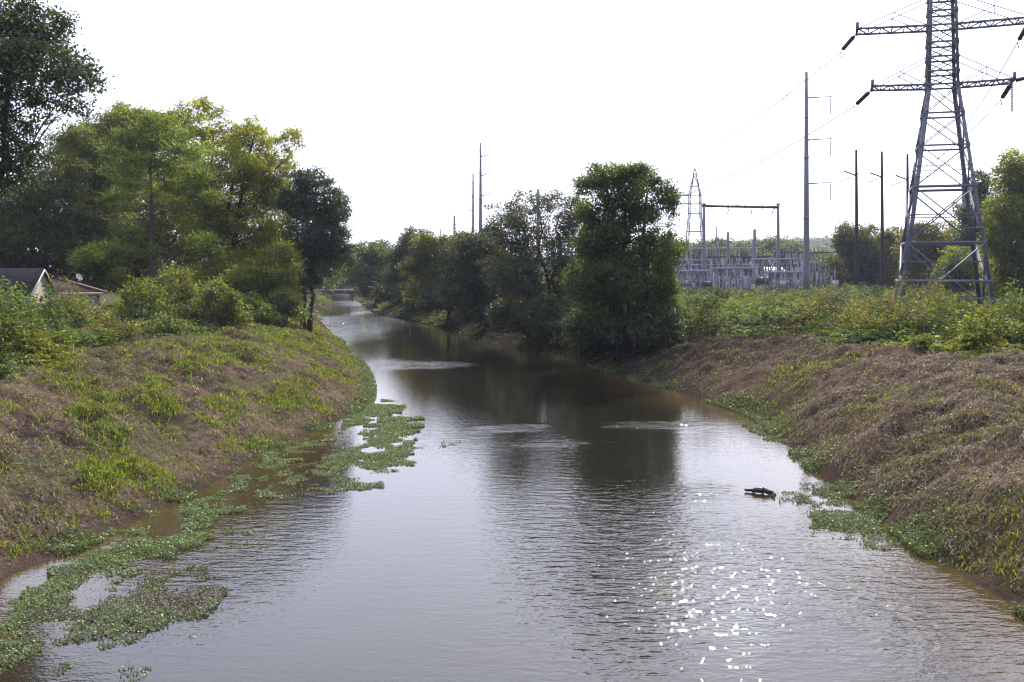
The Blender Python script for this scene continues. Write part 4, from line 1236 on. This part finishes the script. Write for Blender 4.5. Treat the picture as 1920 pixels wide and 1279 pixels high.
bus_rack(1255, 1415, 497, 168, 8, 'long pale bus rack low along left half of the substation', second=.55)
bus_rack(1262, 1412, 466, 205, 6, 'highest bus rack at the back, its pale beam below the distant pylon', ins=True)
bus_rack(1415, 1500, 486, 172, 5, 'pale bus rack just left of the tall grey steel pole', second=.6)
bus_rack(1520, 1568, 492, 180, 3, 'short bus rack right of the tall grey steel pole')
bus_rack(1330, 1440, 482, 190, 5, 'darker bus rack behind the gantry columns', beam_mat='dark', second=.7)
bus_rack(1270, 1330, 508, 160, 5, 'small bus rack at the left end beside the bushy tree', ins=True, second=.62)
bus_rack(1440, 1508, 510, 160, 6, 'front bus rack beside the white boxes', second=.5)

bus_rack(1260, 1330, 488, 178, 5, 'bus rack behind the small left one, partly hidden by the bushy tree', second=.6)
bus_rack(1340, 1410, 503, 158, 7, 'front bus rack between the gantry columns', second=.55)
bus_rack(1425, 1505, 498, 186, 6, 'bus rack above the white roofed building', beam_mat='dark', second=.75)
bus_rack(1450, 1560, 474, 215, 5, 'back bus rack crossing behind the tall grey steel pole', beam_mat='dark', second=.7)
G_M = 'lightning masts in the substation'
for px, pt, d, r_, lab in ((1343, 425, 200, .13, 'thinnest lightning mast left of the thicker dark one'), (1365, 435, 175, .26, 'dark square topped mast between gantry columns, left one'), (1415, 430, 175, .28, 'dark square topped mast between gantry columns, right one'), (1412, 449, 178, .24, 'shorter mast just beside the right dark mast'),
                           (1476, 440, 230, .14, 'thin far mast right of the gantry'), (1487, 444, 235, .13, 'thin far mast close to the tall grey steel pole')):
    a_ = at(px, pt, d); b_ = a_.copy(); b_[2] = gz(px, d)
    root = empty('lightning_mast', b_, lab, 'mast', G_M)
    t = MB(); t.tube(np.stack([lerp(b_, a_, q) for q in np.linspace(0, 1, 6)]), np.linspace(r_ * 1.3, r_, 6), 8); t.build('mast_shaft', M['steel_pole'], root, use_col=False)
    t = MB(); t.box(b_ + np.array([0, 0, .25]), (r_ * 5, r_ * 5, .5)); t.build('footing', M['concrete'], root, use_col=False)


def breaker(px, d, label, lean=.35, s=1.0, mat='dark', group='breakers in the substation'):
    g0 = at(px, 0, d); g0[2] = gz(px, d)
    root = empty('circuit_breaker', g0, label, 'circuit breaker', group)
    t = MB(); t.tube(g0 + np.array([[-1.1 * s, 0, 1.7 * s], [1.1 * s, 0, 1.7 * s]]), .5 * s, 14); t.box(g0 + np.array([0, 0, 1.2 * s]), (1.9 * s, .8 * s, .25 * s)); t.build('tank', M[mat], root, use_col=False)
    t = MB()
    for ox in (-.85, .85):
        for oy in (-.3, .3):
            t.bar(g0 + np.array([ox * s, oy * s, 0]), g0 + np.array([ox * s, oy * s, 1.2 * s]), .12 * s)
    t.build('stand', M['steel_pale'], root, use_col=False)
    for k, ox in enumerate((-.8, 0, .8)):
        t = MB(); a_ = g0 + np.array([ox * s, 0, 2.1 * s]); b_ = a_ + np.array([(ox / .8) * lean * 1.6 * s - .3 * s, -.2 * s, 2.2 * s])
        t.lathe(a_, b_, insul_prof(9, .1 * s, .2 * s), 9); t.build('bushing', M['insulator_grey' if k % 2 else 'steel_pale'], root, True, use_col=False)
    t = MB(); t.box(g0 + np.array([1.35 * s, -.1, 1.2 * s]), (.5 * s, .6 * s, 1.1 * s)); t.build('cabinet', M['steel_pale'], root, use_col=False)


breaker(1432, 162, 'dark breaker with leaning pale bushings in the middle of the substation', .55, 1.15)
breaker(1300, 166, 'dark breaker left of the gantry column', .3, .9)
breaker(1345, 170, 'grey green breaker between the gantry column and the mast', .3, .9, 'teal')
breaker(1388, 170, 'rusty red breaker behind the weeds under the gantry', .2, .9, 'rust')
breaker(1325, 160, 'dark breaker in front of the left gantry column', .3, .8)
breaker(1375, 160, 'grey green breaker between the gantry columns', -.3, .8, 'teal')
breaker(1500, 176, 'dark breaker behind the tall grey steel pole', .3, .9)
breaker(1285, 160, 'pale breaker beside the bushy tree', .3, .9, 'steel_pole')
breaker(1480, 172, 'grey green breaker left of the tall grey steel pole', .3, .9, 'teal')

# transformer
g0 = at(1400, 0, 178); g0[2] = gz(1400, 178)
root = empty('transformer', g0, 'rusty brown transformer with cooling fins beyond the rusty red breaker', 'transformer')
t = MB(); t.box(g0 + np.array([0, 0, 1.9]), (3.4, 2.2, 3.0)); t.box(g0 + np.array([0, 0, .2]), (3.8, 2.6, .4)); t.box(g0 + np.array([0, 0, 3.48]), (3.6, 2.4, .16)); t.build('tank', M['rust'], root, use_col=False)
for k in range(5):
    t = MB(); t.box(g0 + np.array([-1.4 + .7 * k, -1.4, 1.8]), (.5, .6, 2.4)); t.build('radiator', M['steel_pale'], root, use_col=False)
for k in range(3):
    t = MB(); t.lathe(g0 + np.array([-1.1 + 1.1 * k, 0, 3.55]), g0 + np.array([-1.2 + 1.2 * k, 0, 5.6]), insul_prof(8, .11, .22), 9); t.build('bushing', M['insulator_grey'], root, True, use_col=False)
t = MB(); t.tube(g0 + np.array([[-1.2, .8, 4.4], [1.2, .8, 4.4]]), .38, 12); t.build('conservator', M['steel_pale'], root, use_col=False)

# control building with white metal roof
g0 = at(1452, 0, 200); g0[2] = gz(1452, 200)
root = empty('control_building', g0, 'small substation building with bright white sloping metal roof', 'building')
t = MB(); t.box(g0 + np.array([0, 0, 1.55]), (3.6, 4, 3.1)); t.build('wall', M['steel_pole'], root, use_col=False)
t = MB()
V = g0 + np.array([[-2.0, -2.3, 3.0], [2.0, -2.3, 3.0], [2.0, 2.3, 4.3], [-2.0, 2.3, 4.3]]); V2 = V + np.array([0, 0, .14])
t.add(np.concatenate([V, V2]), [[0, 3, 2, 1], [4, 5, 6, 7], [0, 1, 5, 4], [1, 2, 6, 5], [2, 3, 7, 6], [3, 0, 4, 7]])
t.build('roof', M['white'], root, use_col=False)
t = MB(); t.box(g0 + np.array([-.9, -2.03, 1.05]), (1, .08, 2.1)); t.build('door', M['dark'], root, use_col=False)

# white junction boxes on posts
G_J = 'white boxes in the substation'
for px, py, d, lab in ((1468, 531, 158, 'white box on a post left of the tall grey steel pole'), (1567, 531, 158, 'white box hanging on a post right of the tall grey steel pole'), (1410, 538, 158, 'low pale box beside the dark breaker')):
    c_ = at(px, py, d); b_ = c_.copy(); b_[2] = gz(px, d)
    root = empty('junction_box', b_, lab, 'box', G_J)
    t = MB(); t.box(c_, (.75, .5, .75)); t.box(c_ + np.array([0, -.04, .4]), (.85, .66, .06)); t.build('cabinet', M['white'], root, use_col=False)
    t = MB(); t.bar(b_ + np.array([0, .34, 0]), c_ + np.array([0, .34, 2.2]), .14); t.build('post', M['steel_pole'], root, use_col=False)
# equipment posts, one thing each
G_P = 'insulator posts in the substation'
rg = np.random.default_rng(77)
for k, px in enumerate([1272, 1278, 1284, 1290, 1297, 1304, 1312, 1328, 1336, 1345, 1352, 1360, 1368, 1375, 1381, 1390, 1398, 1404, 1418, 1424, 1440, 1447, 1454, 1461, 1470, 1476, 1483, 1490, 1496, 1502, 1526, 1533, 1540, 1546, 1552, 1560]):
    d = 158 + rg.random() * 22; c_ = at(px, 506 + rg.random() * 30, d); b_ = c_.copy(); b_[2] = gz(px, d)
    root = empty('insulator_post', b_, 'grey post topped by two ribbed insulators in the substation yard', 'post', G_P)
    t = MB(); t.bar(b_, c_, .14 + .22 * rg.random() ** 2); t.bar(c_ + np.array([-.6, 0, 0]), c_ + np.array([.6, 0, 0]), .12); t.build('post', M[('steel_pale', 'steel_pole', 'dark', 'steel_pole')[k % 4]], root, use_col=False)
    for ox in (-.5, .5):
        t = MB(); t.lathe(c_ + np.array([ox, 0, .06]), c_ + np.array([ox, 0, 1.3]), insul_prof(7, .06, .15), 8); t.build('insulator', M['insulator_grey' if k % 3 else 'insulator'], root, True, use_col=False)

# ------------------------------------------------------------------ houses
def house_gable():
    c = np.array([-35.4, 75.0, 0]); gzv = float(H(c[:1], c[1:2])[0]) - .1; c[2] = gzv
    root = empty('gabled_house', c, 'house with dark shingle roof and cream gable end at the left edge', 'house')
    ang = rad(5); ex = np.array([math.cos(ang), math.sin(ang), 0]); ey = np.array([-math.sin(ang), math.cos(ang), 0])
    P = lambda u, v, z: c + ex * u + ey * v + np.array([0, 0, z])
    zr = 6.12 - gzv; ze = 4.15 - gzv; hd = 2.7; L = 12.0
    t = MB()   # walls with gable triangle
    V = [P(0, -hd, 0), P(0, hd, 0), P(0, hd, ze), P(0, 0, zr - .12), P(0, -hd, ze), P(-L, -hd, 0), P(-L, hd, 0), P(-L, hd, ze), P(-L, 0, zr - .12), P(-L, -hd, ze)]
    t.add(V, [[0, 5, 9, 4], [1, 2, 7, 6]]); t.f.append(np.array([[0, 4, 3, 2, 1]])[:, ::-1]); t.f.append(np.array([[5, 6, 7, 8, 9]])[:, ::-1])
    t.build('wall', M['cream'], root, use_col=False)
    t = MB()
    for s_ in (-1, 1):
        V = [P(.15, 0, zr), P(-L - .3, 0, zr), P(-L - .3, s_ * (hd + .45), ze - .28), P(.15, s_ * (hd + .45), ze - .28)]
        V = np.array(V); V2 = V + np.array([0, 0, .16])
        t.add(np.concatenate([V, V2]), [[0, 1, 2, 3], [4, 7, 6, 5], [0, 3, 7, 4], [3, 2, 6, 7], [2, 1, 5, 6]])
    rf = t.build('roof', M['shingle'], root, use_col=False)
    t = MB()
    t.bar(P(.19, 0, zr + .02), P(.19, -(hd + .45), ze - .26), .05, .14); t.build('rake_board', M['white'], rf, use_col=False)
    t = MB(); t.bar(P(.19, 0, zr + .02), P(.19, hd + .45, ze - .26), .05, .16); t.build('rake_board', M['dark'], rf, use_col=False)
    t = MB(); t.bar(P(-L, -hd - .47, ze - .24), P(.15, -hd - .47, ze - .24), .06, .2); t.build('fascia', M['white'], rf, use_col=False)
    t = MB(); t.box(P(-4, -hd - .03, 1.35), (1.3, .06, 1.1), np.array([ex, ey, [0, 0, 1]])); w_ = t.build('window', M['white'], root, use_col=False)
    t = MB(); t.box(P(-4, -hd - .07, 1.35), (1.1, .03, .9), np.array([ex, ey, [0, 0, 1]])); t.build('pane', M['glasspane'], w_, use_col=False)


house_gable()


def house_hip():
    d = 86.0; c = np.array([(105 - CX) * d / F, d, 0]); gzv = float(H(c[:1], c[1:2])[0]) - .1; c[2] = gzv
    root = empty('hip_roofed_house', c, 'low house with reddish brown hip roof carrying the satellite dish', 'house')
    zr = 5.42 - gzv; ze = 4.25 - gzv; hx_, hy_ = 3.9, 3.4
    an = rad(23); ex = np.array([math.cos(an), math.sin(an), 0]); ey = np.array([-math.sin(an), math.cos(an), 0]); AX = np.array([ex, ey, [0, 0, 1]])
    P = lambda u, v, z: c + ex * u + ey * v + np.array([0, 0, z])
    t = MB()
    t.box(P(-1.0, 0, ze / 2 - .05), (2 * hx_ - .9 + 2, 2 * hy_ - .9, ze - .1), AX); t.build('wall', M['palewall'], root, use_col=False)
    t = MB()
    e = [P(-hx_ - 2, -hy_, ze), P(hx_, -hy_, ze), P(hx_, hy_, ze), P(-hx_ - 2, hy_, ze)]; r_ = [P(-hx_ + 1, 0, zr), P(.2, 0, zr)]
    lo = [q - np.array([0, 0, .16]) for q in e]
    t.add(e + r_ + lo, [[0, 1, 5, 4], [2, 3, 4, 5], [0, 6, 7, 1], [1, 7, 8, 2], [2, 8, 9, 3], [3, 9, 6, 0], [6, 9, 8, 7]])
    t.f.append(np.array([[1, 2, 5], [3, 0, 4]]))
    rf = t.build('roof', M['shingle_red'], root, use_col=False)
    t = MB(); t.bar(r_[1] + np.array([0, 0, .05]), e[1] + np.array([.05, -.05, .06]), .24, .12); t.build('hip_cap', M['tan'], rf, use_col=False)
    t = MB(); t.bar(e[0] + np.array([0, -.04, -.08]), e[1] + np.array([0, -.04, -.08]), .06, .22); t.build('fascia', M['white'], rf, use_col=False)
    t = MB(); t.box(P(2.6, -hy_ + .4, 1.05), (.95, .1, 2.1), AX); dr_ = t.build('door', M['white'], root, use_col=False)
    t = MB(); t.tube(np.array([P(2.95, -hy_ + .34, 1.0), P(2.95, -hy_ + .26, 1.0)]), .05, 8); t.build('handle', M['dark'], dr_, use_col=False)
    t = MB(); t.box(P(-.6, -hy_ + .42, 1.3), (1.4, .08, 1.1), AX); w_ = t.build('window', M['white'], root, use_col=False)
    t = MB(); t.box(P(-.6, -hy_ + .37, 1.3), (1.2, .04, .9), AX); t.build('pane', M['glasspane'], w_, use_col=False)
    # dish on the right hip
    b_ = P(1.75, -.1, lerp(zr, ze, .47))
    dr = empty('satellite_dish', b_, 'pale satellite dish on the reddish brown roof', 'satellite dish')
    t = MB(); cpt = b_ + np.array([.05, -.1, .62]); t.tube(np.array([b_, [b_[0], b_[1], cpt[2] - .1], cpt]), .035, 6); t.build('mast', M['dark'], dr, use_col=False)
    nrm = np.array([.78, -.3, .55]); nrm /= np.linalg.norm(nrm)
    t = MB(); t.lathe(cpt - nrm * .02, cpt + nrm * .16, [(0, .02), (.05, .14), (.35, .24), (1, .33), (.9, .32), (.3, .22), (.1, .02)], 18); t.build('bowl', M['white'], dr, True, use_col=False)
    t = MB(); f_ = cpt + nrm * .62 + np.array([0, 0, -.08]); t.tube(np.array([cpt + np.array([.1, -.1, -.38]), f_]), .02, 5); t.box(f_, (.12, .12, .12)); t.build('feed_arm', M['dark'], dr, use_col=False)


house_hip()
a_ = at(186, 582, 62); b_ = at(198, 559, 62)
root = empty('leaning_pole', a_ - np.array([0, 0, .8]), 'pale pole leaning outside the brown roofed house', 'pole')
t = MB(); t.tube(np.array([a_ + (a_ - b_) * 1.0, a_, b_]), .045, 8); t.build('pole_shaft', M['white'], root, use_col=False)
t = MB(); t.tube(np.array([b_, b_ + (b_ - a_) * .05]), .06, 8); t.build('end_cap', M['tan'], root, use_col=False)

# ------------------------------------------------------------------ low bridge far upstream
BD = 232.0
c_ = at(636, 0, BD); c_[2] = 0
root = empty('low_bridge', c_, 'low dark bridge crossing the far river under the hazy trees', 'bridge')
t = MB(); t.box(c_ + np.array([0, 0, 1.45]), (34, 4.5, .85)); t.build('deck', M['dark'], root, use_col=False)
for k in range(4):
    t = MB(); t.box(c_ + np.array([-9 + 6 * k, 0, .3]), (.7, 3.8, 2.0)); t.build('pier', M['concrete'], root, use_col=False)
t = MB()
for oy in (-2.1, 2.1):
    for z_ in (2.2, 2.65): t.bar(c_ + np.array([-17, oy, z_]), c_ + np.array([17, oy, z_]), .08)
    for k in range(18): t.bar(c_ + np.array([-17 + 2 * k, oy, 1.8]), c_ + np.array([-17 + 2 * k, oy, 2.7]), .09)
t.build('railing', M['dark'], root, use_col=False)

# ------------------------------------------------------------------ air
HAZE = 0.00017
if HAZE > 0:
    m, nt, out = mat_new('haze_air')
    v = N(nt, 'ShaderNodeVolumePrincipled'); v.inputs['Density'].default_value = HAZE; v.inputs['Color'].default_value = (.70, .77, 1, 1)
    v.inputs['Anisotropy'].default_value = 0.25
    nt.links.new(v.outputs[0], out.inputs['Volume'])
    g = MB(); g.box((0, 1300, 28), (5400, 3600, 62)); tag(g.build('haze', m, use_col=False), kind='stuff')

# ------------------------------------------------------------------ light
SUN_EL, SUN_AZ = 38.0, 14.0      # azimuth to the right of +Y
w = bpy.data.worlds.new('World'); scn.world = w; w.use_nodes = True
nt = w.node_tree; nt.nodes.clear()
out = nt.nodes.new('ShaderNodeOutputWorld'); bg = nt.nodes.new('ShaderNodeBackground')
sky = nt.nodes.new('ShaderNodeTexSky'); sky.sky_type = 'NISHITA'; sky.sun_disc = False
sky.sun_elevation = rad(SUN_EL); sky.sun_rotation = rad(SUN_AZ); sky.dust_density = 3.0; sky.air_density = 1.0; sky.ozone_density = 1.5
tc = nt.nodes.new('ShaderNodeTexCoord')
dp = nt.nodes.new('ShaderNodeVectorMath'); dp.operation = 'DOT_PRODUCT'
nt.links.new(tc.outputs['Generated'], dp.inputs[0])
dp.inputs[1].default_value = (math.sin(rad(SUN_AZ)) * math.cos(rad(SUN_EL)), math.cos(rad(SUN_AZ)) * math.cos(rad(SUN_EL)), math.sin(rad(SUN_EL)))
tt_ = math_(nt, 'MULTIPLY', math_(nt, 'ADD', dp.outputs['Value'], 1.0), 0.5, True)
cl = noise(nt, tc.outputs['Generated'], 2.2, 5, .55)
glow = math_(nt, 'MULTIPLY', math_(nt, 'POWER', tt_, 3.0), math_(nt, 'ADD', .8, math_(nt, 'MULTIPLY', cl, .4)))
hz0 = mixrgb(nt, glow, (4.4, 4.9, 6.6), (20.5, 21.5, 26.5))
hz = mixrgb(nt, .75, sky.outputs[0], hz0)
nt.links.new(hz, bg.inputs['Color'])
bg.inputs['Strength'].default_value = 0.1
nt.links.new(bg.outputs[0], out.inputs[0])
L = bpy.data.lights.new('sun', 'SUN'); L.energy = 5.0; L.angle = rad(.55); L.color = (1, .95, .86)
lo = bpy.data.objects.new('sun', L); COL.objects.link(lo)
sd = Vector((math.sin(rad(SUN_AZ)) * math.cos(rad(SUN_EL)), math.cos(rad(SUN_AZ)) * math.cos(rad(SUN_EL)), math.sin(rad(SUN_EL))))
lo.rotation_euler = sd.to_track_quat('Z', 'Y').to_euler()

# ------------------------------------------------------------------ camera
cam = bpy.data.cameras.new('camera'); co = bpy.data.objects.new('camera', cam); COL.objects.link(co)
cam.sensor_width = 36; cam.lens = 36 * F / 1920; cam.clip_end = 6000; cam.clip_start = .1
cam.shift_y = -(639.5 - HY) / 1920
co.location = (0, 0, CAMZ); co.rotation_euler = (rad(90), 0, 0)
scn.camera = co

scn.view_settings.view_transform = 'Standard'; scn.view_settings.look = 'None'; scn.view_settings.gamma = 1
scn.view_settings.exposure = 0.42
scn.cycles.use_denoising = True; scn.cycles.denoising_prefilter = 'ACCURATE'
scn.cycles.pixel_filter_type = 'BLACKMAN_HARRIS'; scn.cycles.filter_width = 1.3
scn.cycles.max_bounces = 8; scn.cycles.diffuse_bounces = 3; scn.cycles.glossy_bounces = 3; scn.cycles.transmission_bounces = 4; scn.cycles.volume_bounces = 0
scn.cycles.sample_clamp_indirect = 6
